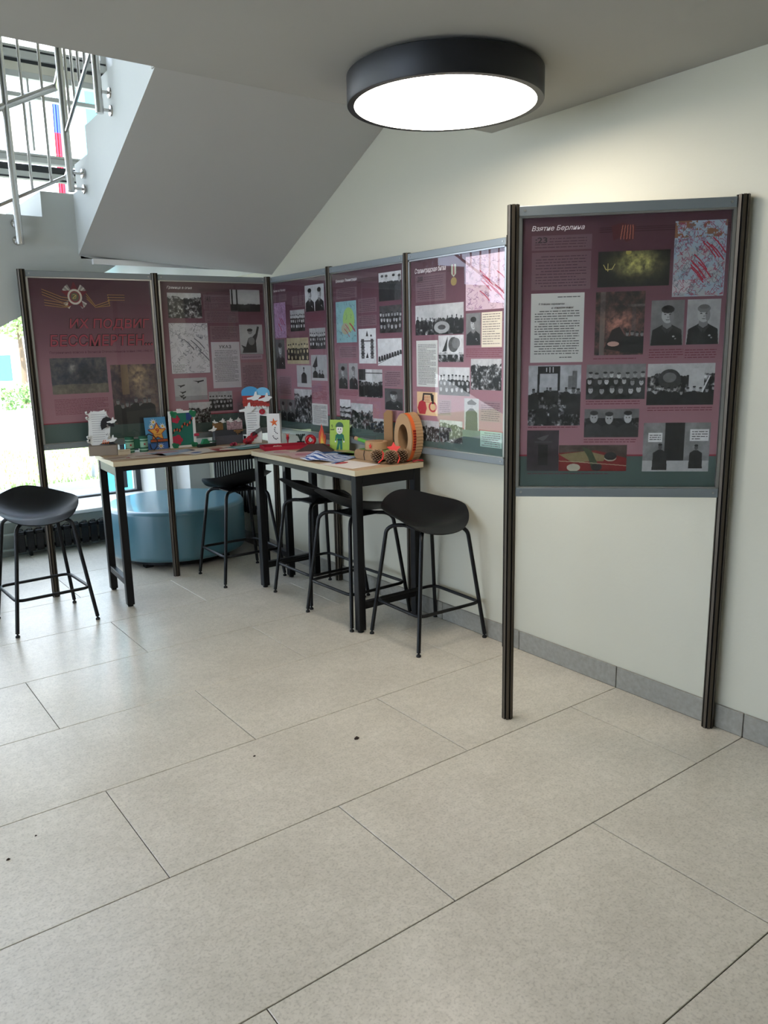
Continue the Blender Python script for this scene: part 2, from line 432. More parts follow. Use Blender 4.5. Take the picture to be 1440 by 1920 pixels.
for k in range(28):
    x = .735-.112*k
    if abs(((x-.522)+.03) % .9 - .03) > .03 or k == 0: balu(x, 3.735, lz(x), 1.0)
for k in range(12):
    y = 3.38-.11*k
    if min(abs(y-2.88), abs(y-2.28)) > .03: balu(.775, y, uz(y), .95)
# pale wall edge of the upper storey showing past the top of the stringer
struct('trim_7', MB().box((1.02, 2.75, 3.0), (1.10, 2.95, 3.35)), M_SILL)

# ================================================================ ceiling lamp and an added fill lamp
lampm = mat('lamp diffuser', 'ffffff', .5, emit=('fff3e4', LAMP_STRENGTH))
def ceiling_lamp(x, y, lab):
    t = thing('ceiling_lamp', lab, 'lamp', (x, y, HC))
    m = MB(); R = .361
    m.lathe((0, 0), [(R-.012, -.112), (R-.002, -.1125), (R, -.110), (R, -.014), (R-.004, -.011), (.25, -.011), (.25, -.016), (R-.012, -.016)], 72)
    m.build('housing', mat('lamp black', '0e1015', .45), t, 40)
    d = MB(); d.lathe((0, 0), [(R-.014, -.105), (R-.014, -.1115), (.30, -.1135), (.2, -.1145), (.001, -.115)], 72); d.build('diffuser', lampm, t, 40)
    MB().cyl((0, 0), .10, -.012, 0, 24).build('mounting_plate', M_BLACK, t)
ceiling_lamp(1.397, .920, 'large round black drum ceiling lamp with glowing white diffuser')
ceiling_lamp(-3.3, .80, 'added round black fill lamp outside the picture to the left')  # unseen lamp added to brighten the floor and walls

# ================================================================ poster artwork (flat print, painted into pixel buffers)
rng = np.random.default_rng(5)
PW, PH = 600, 768
def up2(a, h, w):
    """bilinear enlargement of a coarse random grid"""
    gy = np.linspace(0, a.shape[0]-1.001, h); gx = np.linspace(0, a.shape[1]-1.001, w)
    y0 = gy.astype(int); x0 = gx.astype(int); fy = (gy-y0)[:, None]; fx = (gx-x0)[None, :]
    return (a[y0][:, x0]*(1-fy)*(1-fx)+a[y0+1][:, x0]*fy*(1-fx)+a[y0][:, x0+1]*(1-fy)*fx+a[y0+1][:, x0+1]*fy*fx)
def vn(h, w, c=4, o=3):
    r = np.zeros((h, w)); s = 0; a = 1
    for k in range(o):
        r += a*up2(rng.random((max(2, int(c*h/max(h, w)))+2, max(2, int(c*w/max(h, w)))+2)), h, w); s += a; a *= .6; c *= 2.2
    return r/s
def G3(g): return np.repeat(g[..., None], 3, 2)
def disc(a, cy, cx, ry, rx, col, y0=0):
    h, w = a.shape[:2]; Y, X = np.mgrid[0:h, 0:w]
    a[((Y-cy*h)/(ry*h))**2+((X-cx*w)/(rx*w))**2 < 1] = col
def polyfill(a, pts, col):
    h, w = a.shape[:2]; Y, X = np.mgrid[0:h, 0:w]; Y = (Y+.5)/h; X = (X+.5)/w; ins = np.zeros((h, w), bool); n = len(pts)
    for i in range(n):
        (x0, y0), (x1, y1) = pts[i], pts[(i+1) % n]
        if abs(y1-y0) < 1e-9: continue
        c = ((y0 > Y) != (y1 > Y)) & (X < (x1-x0)*(Y-y0)/(y1-y0)+x0); ins ^= c
    a[ins] = col
def stroke(a, pts, wd, col):
    for (x0, y0), (x1, y1) in zip(pts[:-1], pts[1:]):
        n = int(max(abs(x1-x0)*a.shape[1], abs(y1-y0)*a.shape[0]))+2
        for t in np.linspace(0, 1, n):
            y = int((y0+(y1-y0)*t)*a.shape[0]); x = int((x0+(x1-x0)*t)*a.shape[1])
            a[max(0, y-wd//2):max(0, y-wd//2+wd), max(0, x-wd//2):max(0, x-wd//2+wd)] = col
def words(a, x0, y0, x1, y1, pitch, col, th=None, ragged=.25, indent=False):
    h, w = a.shape[:2]; y = y0*h+1; th = th or max(1, int(pitch*.42))
    i = 0
    while y+th < y1*h:
        x = x0*w+(pitch*2 if indent and i % 5 == 0 else 0); xe = x1*w*(1-(rng.random()*ragged if i % 4 == 3 else 0))
        while x < xe:
            l = pitch*(.6+rng.random()*2.2); a[int(y):int(y)+th, int(x):int(min(x+l, xe))] = col; x += l+max(1, pitch*.35)
        y += pitch; i += 1
def blob(a, cy, cx, ry, rx, col, amt=1.0):
    h, w = a.shape[:2]; Y, X = np.mgrid[0:h, 0:w]; g = np.exp(-(((Y/h-cy)/ry)**2+((X/w-cx)/rx)**2))*np.clip(vn(h, w, 14, 3)*2.2-.4, 0, 1)*amt
    a += (np.array(col)-a)*g[..., None]
def person(a, cx, top, s, head=.62, coat=.12, cap=.18):
    """a bust or standing figure of height s, in fractions of the picture"""
    ar = a.shape[0]/a.shape[1]
    polyfill(a, [(cx-s*.29*ar, top+s), (cx-s*.26*ar, top+s*.36), (cx-s*.07*ar, top+s*.24), (cx+s*.07*ar, top+s*.24), (cx+s*.26*ar, top+s*.36), (cx+s*.29*ar, top+s)], coat)
    disc(a, top+s*.13, cx, s*.10, s*.075*ar, head); disc(a, top+s*.042, cx, s*.042, s*.080*ar, cap); disc(a, top+s*.125, cx-s*.028*ar, s*.010, s*.012*ar, .2); disc(a, top+s*.125, cx+s*.028*ar, s*.010, s*.012*ar, .2)
def pic(k, h, w):
    n = vn(h, w, 6, 4); f = vn(h, w, 16, 3); Y = np.linspace(0, 1, h)[:, None]+np.zeros((1, w))
    a = G3(.35+.3*n); col = lambda *c: np.array(c)
    if k.startswith('group') or k in ('three', 'men'):
        sky = {'groupd': .25, 'groupw': .82, 'group': .62, 'groupsep': .62, 'groupl': .5, 'three': .42, 'men': .75}[k]
        a = G3(sky+.15*(n-.5)); body = G3(.10+.25*(f > .55)*f)
        top = {'men': .10, 'three': .10, 'groupw': .30}.get(k, .25)
        m = (Y > top+.22+.05*(n-.5)); a[m] = body[m]
        rows = {'three': [(.05, 3, 1.9)], 'men': [(.06, 4, 1.15)]}.get(k, [(top-.06, 8, .75), (top+.12, 7, .85), (top+.34, 6, .95)])
        for t, c, s in rows:
            for i in range(c): person(a, (i+.5+.3*(rng.random()-.5))/c, t+.05*rng.random(), s, .55+.25*rng.random(), .08+.16*rng.random(), .1+.2*rng.random())
        if k == 'men': a[int(h*.62):, :int(w*.6)] = .08
        if k == 'groupsep': a[:int(h*.12)] = .62; a[int(h*.86):] = .66
        a += .10*(G3(f)-.5)
        if k == 'groupsep': a = a*col(1.0, .93, .74)
    elif k.startswith('portrait'):
        bgc = {'portraitw': .62, 'portrait': .45, 'portraitb': .30, 'portrait2': .72}[k]; a = G3(bgc+.15*(n-.5))
        def bust(b):
            polyfill(b, [(.02, 1), (.06, .66), (.36, .54), (.64, .54), (.94, .66), (.98, 1)], .11); polyfill(b, [(.38, .42), (.62, .42), (.64, .57), (.5, .64), (.36, .57)], .46)
            disc(b, .33, .5, .175, .185, .66); disc(b, .35, .62, .13, .07, .48); disc(b, .20, .5, .085, .195, .13 if k != 'portraitw' else .42); disc(b, .16, .5, .05, .15, .10 if k != 'portraitw' else .36)
            disc(b, .31, .42, .012, .035, .22); disc(b, .31, .57, .012, .035, .22); disc(b, .275, .42, .006, .05, .3); disc(b, .275, .57, .006, .05, .3); disc(b, .37, .51, .022, .022, .5); disc(b, .43, .5, .009, .06, .32)
            polyfill(b, [(.36, .57), (.5, .66), (.47, .74), (.33, .61)], .2); polyfill(b, [(.64, .57), (.5, .66), (.53, .74), (.67, .61)], .2); disc(b, .80, .70, .02, .04, .7); disc(b, .85, .76, .018, .03, .55)
        if k == 'portrait2': bust(a[:, :w//2]); bust(a[:, w//2:]); a[:, w//2-1:w//2+1] = .8
        else: bust(a)
    elif k == 'officer':
        a = G3(.6+.1*n); person(a, .5, .05, 1.1, .6, .15, .1); polyfill(a, [(.2, .12), (.5, .03), (.85, .14), (.75, .2), (.25, .2)], .15)
    elif k in ('fight', 'battle', 'street', 'convoy', 'plume', 'gates', 'train', 'gate', 'signs', 'gateiu'):
        a = G3(.72+.2*(n-.5)); hz = {'battle': .5, 'street': .3, 'convoy': .62, 'plume': .45, 'fight': .18, 'train': .3, 'gates': .45, 'gate': .78, 'signs': .05, 'gateiu': .45}[k]
        m = Y > hz+.25*(n-.5)*1.2; d = G3(np.clip(.10+.9*(f-.45)*2.2, .05, .85)); a[m] = d[m]
        if k == 'battle':
            for i in range(11): person(a, .05+.09*i, .36+.12*rng.random(), .4, .2, .08, .08)
            disc(a, .76, .56, .20, .16, .62); disc(a, .76, .56, .08, .08, .25)
        if k == 'convoy':
            a = G3(.80+.08*n); 
            for i in range(9): polyfill(a, [(.02+.11*i, .86-.035*i), (.04+.11*i, .66-.03*i), (.11+.11*i, .66-.03*i), (.13+.11*i, .86-.035*i)], .12)
            stroke(a, [(0, .95), (1, .5)], 2, .3)
        if k == 'plume':
            a = G3(.70+.2*n); polyfill(a, [(.15, .62), (.38, .05), (.33, .6)], .12); m = (Y > .62+.1*n); a[m] = d[m]; disc(a, .35, .6, .28, .2, .33); disc(a, .3, .7, .2, .16, .45); a[int(h*.68):int(h*.73)] = .75
        if k == 'gate':
            a = G3(.85+.1*(n-.5)); a[int(h*.30):int(h*.86), int(w*.15):int(w*.32)] = .3; a[int(h*.30):int(h*.86), int(w*.70):int(w*.85)] = .28
            for q in range(6): a[int(h*(.34+.09*q)):int(h*(.37+.09*q)), int(w*.12):int(w*.88)] = .2+.3*(q % 2)
            a[int(h*.42):int(h*.84), int(w*.36):int(w*.66)] = .9; polyfill(a, [(.42, .22), (.5, .05), (.56, .22)], .1); disc(a, .2, .72, .03, .05, .15); polyfill(a, [(.40, .84), (.5, .68), (.56, .84)], .1)
        if k == 'gates':
            a[:int(h*.45), int(w*.34):int(w*.58)] = .82; a[:int(h*.4), :int(w*.3)] = .15; a[int(h*.12):int(h*.15)] = .2
            for i in range(10): person(a, .05+.1*i, .42+.08*rng.random(), .5, .35, .07, .07)
        if k == 'train':
            disc(a, .38, .33, .25, .17, .2); disc(a, .33, .33, .12, .1, .42); a[int(h*.12):int(h*.68), int(w*.62):int(w*.85)] = .74; polyfill(a, [(.72, 1), (.92, .3), (.94, .3), (.76, 1)], .85)
            for i in range(11): person(a, .04+.095*i, .52+.12*rng.random(), .5, .62, .09, .09)
        if k == 'signs':
            a[:] = G3(.40+.2*n); a[:int(h*.8), int(w*.33):int(w*.62)] = .07; a[int(h*.78):] = .68
            a[int(h*.21):int(h*.40), int(w*.08):int(w*.29)] = .86; words(a, .10, .24, .27, .38, 6, .15); a[int(h*.14):int(h*.38), int(w*.70):int(w*.98)] = .88; words(a, .73, .17, .96, .36, 7, .15)
            person(a, .26, .42, .55, .3, .12, .08); person(a, .80, .44, .5, .3, .10, .08)
        if k == 'gateiu':
            a[:int(h*.45)] = G3(.58+.25*n)[:int(h*.45)]; polyfill(a, [(.17, .45), (.18, .02), (.60, .02), (.60, .42), (.56, .42), (.56, .14), (.22, .14), (.21, .45)], .12)
            a[int(h*.14):int(h*.36), int(w*.23):int(w*.56)] = .72; a[int(h*.04):int(h*.11), int(w*.34):int(w*.36)] = .8; a[int(h*.03):int(h*.12), int(w*.40):int(w*.42)] = .8; a[int(h*.03):int(h*.12), int(w*.46):int(w*.48)] = .8
            a[int(h*.10):int(h*.40), int(w*.84):int(w*.93)] = .42; a[int(h*.18):int(h*.40), int(w*.76):int(w*.84)] = .47
            a[int(h*.42):int(h*.60), int(w*.3):int(w*.58)] = .16
            for x, t, s in ((.1, .38, .35), (.72, .36, .3), (.86, .36, .45), (.95, .38, .4), (.42, .36, .3), (.25, .62, .36), (.5, .62, .3), (.36, .36, .2)): person(a, x, t, s, .4, .13, .12)
            a = a*col(.97, .98, 1.0)
        a += .12*(G3(f)-.5)
    elif k == 'sunset':
        a = G3(.66-.2*abs(Y-.5)+.1*n); m = Y > .66+.12*(f-.5); a[m] = .10; a[:int(h*.8), int(w*.04):int(w*.09)] = .07; a[:int(h*.8), int(w*.2):int(w*.25)] = .07
    elif k == 'planes':
        a = G3(.62+.1*n-.1*(Y > .8)); 
        for x, y, s in ((.74, .16, .17), (.2, .33, .12), (.24, .62, .1), (.2, .78, .08), (.26, .86, .07)):
            polyfill(a, [(x-s, y-.03), (x, y-.01), (x+s, y-.05), (x+s, y), (x+.02, y+.05), (x-.02, y+.1), (x-.03, y+.03)], .13)
    elif k == 'woman':
        a = G3(.62-.25*((Y-.4)**2)+.1*n); polyfill(a, [(.05, .68), (.25, .75), (.38, .45), (.55, .42), (.70, .3), (.78, .06), (.86, .08), (.78, .36), (.70, .55), (.72, .95), (.1, .95), (.15, .8)], .2); disc(a, .24, .45, .08, .10, .5); disc(a, .18, .45, .05, .12, .2)
        disc(a, .55, .5, .14, .14, .45)
    elif k == 'clerk':
        a = G3(.62+.1*n); person(a, .5, .08, 1.0, .5, .12, .2); a[int(h*.82):] = .72
    elif k == 'flagman':
        a = G3(.58+.12*n); polyfill(a, [(.08, .45), (.38, .03), (.40, .45), (.2, .5)], .16); person(a, .25, .42, .8, .4, .1, .1); person(a, .52, .58, .5, .4, .1, .1); person(a, .7, .6, .5, .4, .1, .1); a[int(h*.9):] = .7
    elif k == 'door':
        a = G3(.16+.10*n)*col(1.0, .85, .95); a[int(h*.35):int(h*.86), int(w*.36):int(w*.66)] = .08; a[int(h*.27):int(h*.31), int(w*.25):int(w*.8)] = .26; polyfill(a, [(.3, .2), (.5, .14), (.7, .1), (.6, .2), (.5, .26)], .33)
    elif k == 'flags':
        a = G3(.18+.2*n)*col(1.1, .9, .8); polyfill(a, [(0, .3), (.55, .2), (1, .5), (1, 1), (0, 1)], (.48, .12, .12)); polyfill(a, [(0, .36), (.42, .22), (.72, .42), (.66, .62), (.2, .66)], (.52, .47, .33))
        polyfill(a, [(.34, .05), (.48, .2), (.58, .72), (.62, .98), (.5, .98), (.44, .5)], (.25, .3, .2)); disc(a, .86, .22, .15, .10, (.72, .70, .62)); disc(a, .48, .76, .14, .09, (.70, .68, .60)); disc(a, .84, .56, .14, .08, .17); disc(a, .42, .76, .15, .09, .16)
        stroke(a, [(0, .62), (.3, .66), (1, .8)], 2, (.7, .66, .55)); a += .08*(G3(f)-.5)
    elif k.startswith('paint'):
        c = {'paintc': [(.20, .22, .27), (.50, .46, .42)], 'painto': [(.24, .20, .24), (.55, .46, .36)], 'paintm': [(.10, .10, .08), (.55, .52, .28)], 'paintf': [(.14, .13, .13), (.66, .42, .36)]}[k]
        t = np.clip((.6*n+.7*f-.45)*1.5, 0, 1)[..., None]; a = col(*c[0])*(1-t)+col(*c[1])*t
        if k == 'paintc': m = (Y > .68+.1*n); a[m] = (np.array((.46, .43, .38))*(.7+.5*f[..., None]))[m]; blob(a, .28, .38, .14, .06, (.75, .72, .68)); blob(a, .5, .6, .3, .3, (.12, .13, .17), .8)
        if k == 'painto':
            a[:int(h*.5), int(w*.22):int(w*.38)] = col(.46, .38, .30); blob(a, .22, .6, .25, .2, (.78, .68, .50)); blob(a, .5, .75, .3, .2, (.6, .55, .5), .7)
            for i in range(8): person(a, .1+.1*i, .55+.1*rng.random(), .4, .5, .18, .3)
        if k == 'paintm':
            a = np.tile(col(.09, .09, .08), (h, w, 1)); t = np.exp(-(((np.mgrid[0:h, 0:w][0]/h-.35)/.35)**2+((np.mgrid[0:h, 0:w][1]/w-.55)/.3)**2))*f*1.5; a += t[..., None]*col(.75, .72, .40)
            disc(a, .03, .42, .07, .04, (.65, .6, .3)); stroke(a, [(.08, .38), (.12, .52), (.2, .5), (.24, .36)], 2, (.8, .75, .45)); stroke(a, [(.14, .35), (.14, .56)], 2, (.8, .75, .45))
        if k == 'paintf':
            a[:, int(w*.10):int(w*.20)] = col(.42, .38, .36); a[int(h*.2):int(h*.8), int(w*.75):int(w*.83)] = col(.26, .24, .24); a[int(h*.2):int(h*.24), int(w*.65):] = col(.4, .38, .36)
            blob(a, .48, .5, .2, .3, (.80, .55, .48), 1.1); blob(a, .2, .5, .2, .5, (.15, .13, .13), .9); polyfill(a, [(.2, .9), (.35, .6), (.5, .55), (.62, .7), (.55, .95)], (.15, .12, .12)); disc(a, .82, .38, .04, .12, (.75, .6, .55))
            for i in range(4): person(a, .66+.1*i, .6+.05*rng.random(), .35, .5, .12, .15)
    elif k.startswith('map'):
        c0 = {'mapw': (.78, .77, .78), 'mapg': (.50, .66, .68), 'mapr': (.78, .68, .72), 'mapc': (.60, .66, .72), 'mapp': (.60, .46, .58)}[k]
        a = np.tile(col(*c0), (h, w, 1))+.10*(G3(n)-.5)
        if k == 'mapg': disc(a, .45, .62, .30, .28, (.58, .72, .42)); disc(a, .66, .45, .14, .2, (.62, .60, .5))
        if k == 'mapc': m = (f > .52) & (Y < .22); a[m] = (.50, .34, .24); m = (n > .5) & (Y > .3); a[m] = a[m]*.6+np.array((.66, .60, .56))*.4; a[int(h*.78):int(h*.95), :int(w*.4)] = (.72, .70, .72)
        ink = {'mapc': (.55, .15, .25), 'mapr': (.35, .15, .35), 'mapp': (.75, .65, .78)}.get(k, (.25, .25, .3))
        for i in range(int(30 if k == 'mapg' else 240 if k == 'mapc' else 130)):
            x, y = rng.random(2); p = [(x, y)]
            for q in range(5): x = min(.98, max(.02, x+.12*(rng.random()-.5))); y = min(.98, max(.02, y+.10*(rng.random()-.5))); p.append((x, y))
            stroke(a, p, 1, ink if rng.random() < .55 else tuple(v*.6 for v in c0))
        for i in range(10 if k in ('mapc', 'mapr') else 4):
            x, y = .3+.5*rng.random(), .2+.5*rng.random(); stroke(a, [(x, y), (x+.12, y+.08), (x+.25, y+.2)], 3, (.62, .12, .22) if k != 'mapw' else (.2, .2, .25))
        if k == 'mapw': a[int(h*.8):int(h*.98), int(w*.02):int(w*.36)] = .8; words(a, .04, .82, .34, .97, 7, .25); stroke(a, [(0, 0), (.999, 0), (.999, .999), (0, .999), (0, 0)], 1, .35)
    elif k.startswith('doc') or k == 'letter':
        a = np.tile(col(*{'letter': (.84, .80, .72)}.get(k, (.80, .80, .78))), (h, w, 1)) if k != 'docukaz' else np.tile(col(.74, .72, .74), (h, w, 1))
        if k == 'docukaz': words(a, .12, .18, .92, .30, 8, .25, 2); words(a, .08, .32, .92, .86, 6, .3, 2, indent=True)
        elif k == 'letter': words(a, .06, .05, .9, .95, 9, (.25, .2, .25), 2, .4)
        elif k == 'doc': words(a, .08, .25, .92, .90, 7, .22, 2, indent=True); words(a, .5, .05, .92, .08, 6, .2, 2); words(a, .56, .92, .8, .95, 6, .2, 2)
        else: words(a, .08, .08, .92, .96, 6, .3, 2, .5)
    elif k == 'cartoon':
        a = np.tile(col(.88, .74, .56), (h, w, 1)); polyfill(a, [(.10, .45), (.25, .35), (.42, .45), (.48, .7), (.4, .95), (.12, .95), (.02, .7)], (.70, .14, .18)); disc(a, .62, .77, .22, .20, (.70, .14, .18)); disc(a, .62, .77, .15, .13, (.88, .74, .56))
        polyfill(a, [(.25, .38), (.3, .05), (.75, .05), (.8, .38), (.7, .38), (.66, .12), (.36, .12), (.34, .38)], (.15, .1, .1)); a[int(h*.12):int(h*.5), int(w*.74):int(w*.82)] = .12; words(a, .34, .17, .64, .45, 6, (.6, .1, .12), 2)
    return np.clip(a, 0, 1)

MAROON = mat('print maroon ink', '5c1f2c', .6); WHITEINK = mat('print white ink', 'e6dede', .6); DARKINK = mat('print dark ink', '2a1d24', .6); REDINK = mat('print red ink', '7d1c2b', .6)
def paint_poster(items):
    Y = np.linspace(0, 1, PH)[:, None, None]; stops = [(0, (.28, .155, .195)), (.12, (.32, .18, .225)), (.33, (.43, .275, .32)), (.55, (.57, .41, .445)), (.87, (.62, .44, .475))]
    a = np.zeros((PH, PW, 3))
    ys = [s[0] for s in stops]
    for c in range(3): a[..., c] = np.interp(Y[..., 0], ys, [s[1][c] for s in stops])
    a[:int(PH*.33)] *= (1+.10*(vn(int(PH*.33), PW, 3, 2)[..., None]-.5))
    a[int(PH*.878):] = (.27, .35, .33); a[int(PH*.874):int(PH*.881)] = (.52, .13, .2)
    txt = []
    for k, u0, v0, u1, v1 in items:
        x0, x1, y0, y1 = [int(round(q)) for q in (u0*PW, u1*PW, v0*PH, v1*PH)]
        x0 = max(0, x0); x1 = min(PW, x1); y1 = min(PH, y1); r = a[y0:y1, x0:x1]
        if r.size == 0: continue
        h, w = r.shape[:2]
        if k[:2] in ('t:', 'T:'): txt.append((k, u0, v0, u1, v1)); continue
        if k == 'stripes':
            for q in range(3): a[y0+int(h*(.1+.33*q)):y0+int(h*(.1+.33*q))+max(1, int(h*.16)), x0:x1] = (.20, .06, .09)
        elif k == 'redline': pass
        elif k == 'lines': words(r, 0, 0, 1, 1, 7, (.40, .12, .18), 2)
        elif k.startswith('box'):
            if k == 'boxg': r[:] = (.55, .66, .62)
            else: r[:] = r*.55+np.array((.50, .45, .46))*.45
            if ':' in k: txt.append(('b'+k[3:], u0+.06*(u1-u0), v0+.12*(v1-v0), u0+.26*(u1-u0), v0+.5*(v1-v0))); words(r, .30, .18, .92, .5, 8, (.25, .12, .18), 2); words(r, .06, .55, .9, .95, 8, (.25, .12, .18), 2)
            elif k == 'boxs': r[:] = (.62, .52, .56); words(r, .05, .3, .95, .9, 6, (.3, .2, .25), 2)
            else: words(r, .07, .10, .93, .95, 8, (.24, .12, .18), 2, .3, True)
        elif k.startswith('medal'):
            if k == 'medal':
                for t in range(4):
                    an = PI/4+t*PI/2; c = np.array((.5+.36*math.cos(an), .5+.36*math.sin(an))); 
                    for q in (-.22, -.07, .07, .22): polyfill(r, [(.5, .5), (.5+.50*math.cos(an+q-.07), .5+.48*math.sin(an+q-.07)), (.5+.50*math.cos(an+q+.07), .5+.48*math.sin(an+q+.07))], (.74, .72, .68) if q in (-.22, .07) else (.55, .53, .5))
                polyfill(r, [(.5+x*.52, .47-y*.52) for x, y in star(5, 1, .45)], (.42, .12, .16)); disc(r, .5, .5, .27, .27, (.80, .78, .72)); disc(r, .5, .5, .20, .20, (.50, .22, .24)); disc(r, .5, .5, .15, .15, (.36, .34, .28)); stroke(r, [(.42, .56), (.56, .44)], 3, (.75, .65, .35)); stroke(r, [(.43, .44), (.50, .42), (.56, .48), (.53, .56), (.44, .58)], 2, (.75, .65, .35))
            elif k == 'medal2': polyfill(r, [(.15, 0), (.85, 0), (.85, .45), (.5, .6), (.15, .45)], (.62, .66, .58)); r[:int(h*.5), int(w*.4):int(w*.6)] = (.5, .2, .25); disc(r, .8, .5, .2, .42, (.55, .48, .28))
            else: polyfill(r, [(0, .1), (.4, 0), (.95, .1), (.9, .6), (.6, .7), (.4, .5), (.1, .65)], (.30, .12, .14)); [stroke(r, [(.45+.1*q, .1), (.38+.12*q, .6)], 2, (.75, .45, .35)) for q in range(5)]
        elif k == 'ribbon':
            for seg in ([(0, .05), (.22, .45), (.30, .5)], [(.02, .62), (.2, .75), (.3, .95)], [(.52, .25), (.62, .9), (.80, .62), (.78, .3), (.99, .3)]):
                for q in range(5):
                    stroke(r, [(x, min(.99, y+.07*q)) for x, y in seg], 2, (.72, .55, .28) if q % 2 == 0 else (.18, .12, .10))
        else: r[:] = pic(k, h, w)*.98
    if any(i[0] == 'medal' for i in items):                       # the order lies over the ribbon
        k, u0, v0, u1, v1 = [i for i in items if i[0] == 'medal'][0]
    return a, txt
def poster_image(name, a):
    im = bpy.data.images.new(name, PW, PH); px = np.ones((PH, PW, 4), np.float32); px[..., :3] = a[::-1]; im.pixels.foreach_set(px.ravel()); im.update(); im.pack()
    return im
POST = {
 'a': [('medal',0.247,0.024,0.465,0.195), ('ribbon',0.096,0.063,0.78,0.173), ('T:ИХ ПОДВИГ',0.288,0.239,0.974,0.31), ('T:БЕССМЕРТЕН...',0.119,0.336,0.988,0.407), ('t:Пограничные войска в Великой Отечественной войне 1941-1945 гг',0.109,0.435,0.985,0.454), ('paintc',0.101,0.478,0.568,0.698), ('painto',0.596,0.527,0.999,0.908), ('lines',0.107,0.729,0.554,0.832), ('redline',0.016,0.875,1.002,0.88)],
 'b': [('t:Граница в огне',0.059,0.032,0.294,0.053), ('stripes',0.357,0.044,1.008,0.064), ('fight',0.057,0.074,0.375,0.236), ('box:1418',0.393,0.082,0.669,0.18), ('sunset',0.66,0.045,0.961,0.192), ('box',0.399,0.185,0.731,0.266), ('mapw',0.05,0.267,0.42,0.598), ('boxp',0.44,0.286,0.727,0.386), ('woman',0.733,0.278,0.972,0.481), ('boxs',0.735,0.483,0.96,0.515), ('docukaz',0.442,0.393,0.727,0.704), ('box',0.731,0.536,0.972,0.769), ('planes',0.064,0.627,0.377,0.777), ('group',0.389,0.726,0.625,0.86), ('street',0.186,0.793,0.396,0.932), ('box',0.67,0.808,0.848,0.948)],
 'c': [('t:Битва за Москву',-0.015,0.048,0.256,0.067), ('box',-0,0.082,0.265,0.129), ('box',0.374,0.106,0.61,0.181), ('portrait2',0.617,0.049,0.955,0.215), ('mapp',-0.029,0.136,0.235,0.374), ('group',0.322,0.195,0.597,0.334), ('lines',0.628,0.226,0.944,0.28), ('group',0.671,0.321,0.955,0.454), ('portraitb',-0.033,0.384,0.184,0.586), ('groupsep',0.229,0.378,0.648,0.551), ('clerk',0.405,0.56,0.677,0.705), ('flagman',0.683,0.492,0.968,0.658), ('box',0.013,0.633,0.293,0.772), ('fight',0.339,0.719,0.672,0.946), ('lines',0.677,0.692,0.944,0.784), ('portrait',0.034,0.795,0.166,0.948), ('portrait',0.171,0.795,0.335,0.949), ('docw',0.669,0.808,0.95,0.95)],
 'd': [('t:Блокада Ленинграда',0.056,0.042,0.373,0.063), ('box',0.053,0.095,0.368,0.157), ('stripes',0.389,0.054,0.69,0.078), ('men',0.68,0.039,0.975,0.195), ('mapg',0.041,0.173,0.354,0.419), ('box',0.384,0.168,0.646,0.25), ('box',0.378,0.265,0.641,0.327), ('groupd',0.681,0.222,0.973,0.373), ('gate',0.379,0.342,0.626,0.545), ('convoy',0.647,0.403,0.969,0.557), ('box',0.066,0.442,0.356,0.513), ('portrait',0.051,0.545,0.195,0.702), ('portraitw',0.217,0.544,0.351,0.702), ('gates',0.361,0.58,0.704,0.745), ('box',0.723,0.584,0.957,0.678), ('lines',0.051,0.71,0.344,0.75), ('groupw',0.058,0.768,0.229,0.941), ('street',0.232,0.787,0.558,0.942), ('portraitb',0.732,0.687,0.974,0.81), ('fight',0.562,0.869,0.833,0.952)],
 'e': [('t:Сталинградская битва',0.049,0.044,0.404,0.077), ('stripes',0.415,0.063,1.014,0.084), ('medal2',0.448,0.048,0.523,0.152), ('box:200',0.05,0.08,0.401,0.145), ('box',0.051,0.142,0.401,0.22), ('mapr',0.613,0.024,1.01,0.282), ('battle',0.047,0.237,0.591,0.393), ('portrait',0.616,0.295,0.767,0.453), ('letter',0.775,0.295,0.975,0.463), ('docw',0.053,0.422,0.307,0.669), ('plume',0.315,0.398,0.591,0.535), ('lines',0.617,0.469,0.977,0.511), ('groupw',0.316,0.563,0.656,0.708), ('fight',0.668,0.52,0.973,0.673), ('cartoon',0.055,0.696,0.3,0.824), ('box',0.314,0.733,0.457,0.817), ('officer',0.598,0.719,0.752,0.881), ('box',0.764,0.726,0.973,0.829), ('street',0.096,0.851,0.317,0.965), ('fight',0.324,0.841,0.578,0.958), ('boxg',0.766,0.878,0.983,0.958)],
 'f': [('t:Взятие Берлина',0.044,0.032,0.304,0.054), ('stripes',0.377,0.045,1.015,0.067), ('medal3',0.434,0.032,0.557,0.127), ('box:23',0.045,0.066,0.341,0.119), ('box',0.046,0.125,0.34,0.259), ('doc',0.046,0.271,0.314,0.524), ('paintm',0.375,0.13,0.722,0.255), ('mapc',0.738,0.035,0.983,0.297), ('paintf',0.37,0.272,0.612,0.5), ('portrait',0.644,0.307,0.804,0.469), ('portraitw',0.816,0.307,0.976,0.468), ('lines',0.642,0.482,0.808,0.52), ('lines',0.817,0.485,0.968,0.522), ('gateiu',0.04,0.534,0.309,0.762), ('groupl',0.335,0.534,0.63,0.664), ('train',0.64,0.535,0.968,0.688), ('lines',0.336,0.669,0.607,0.692), ('lines',0.367,0.51,0.578,0.519), ('lines',0.646,0.695,0.967,0.712), ('three',0.332,0.701,0.607,0.807), ('lines',0.332,0.814,0.596,0.828), ('lines',0.042,0.766,0.296,0.774), ('door',0.038,0.78,0.204,0.938), ('flags',0.205,0.837,0.553,0.938), ('signs',0.634,0.754,0.965,0.939), ('lines',0.042,0.945,0.469,0.956)]}

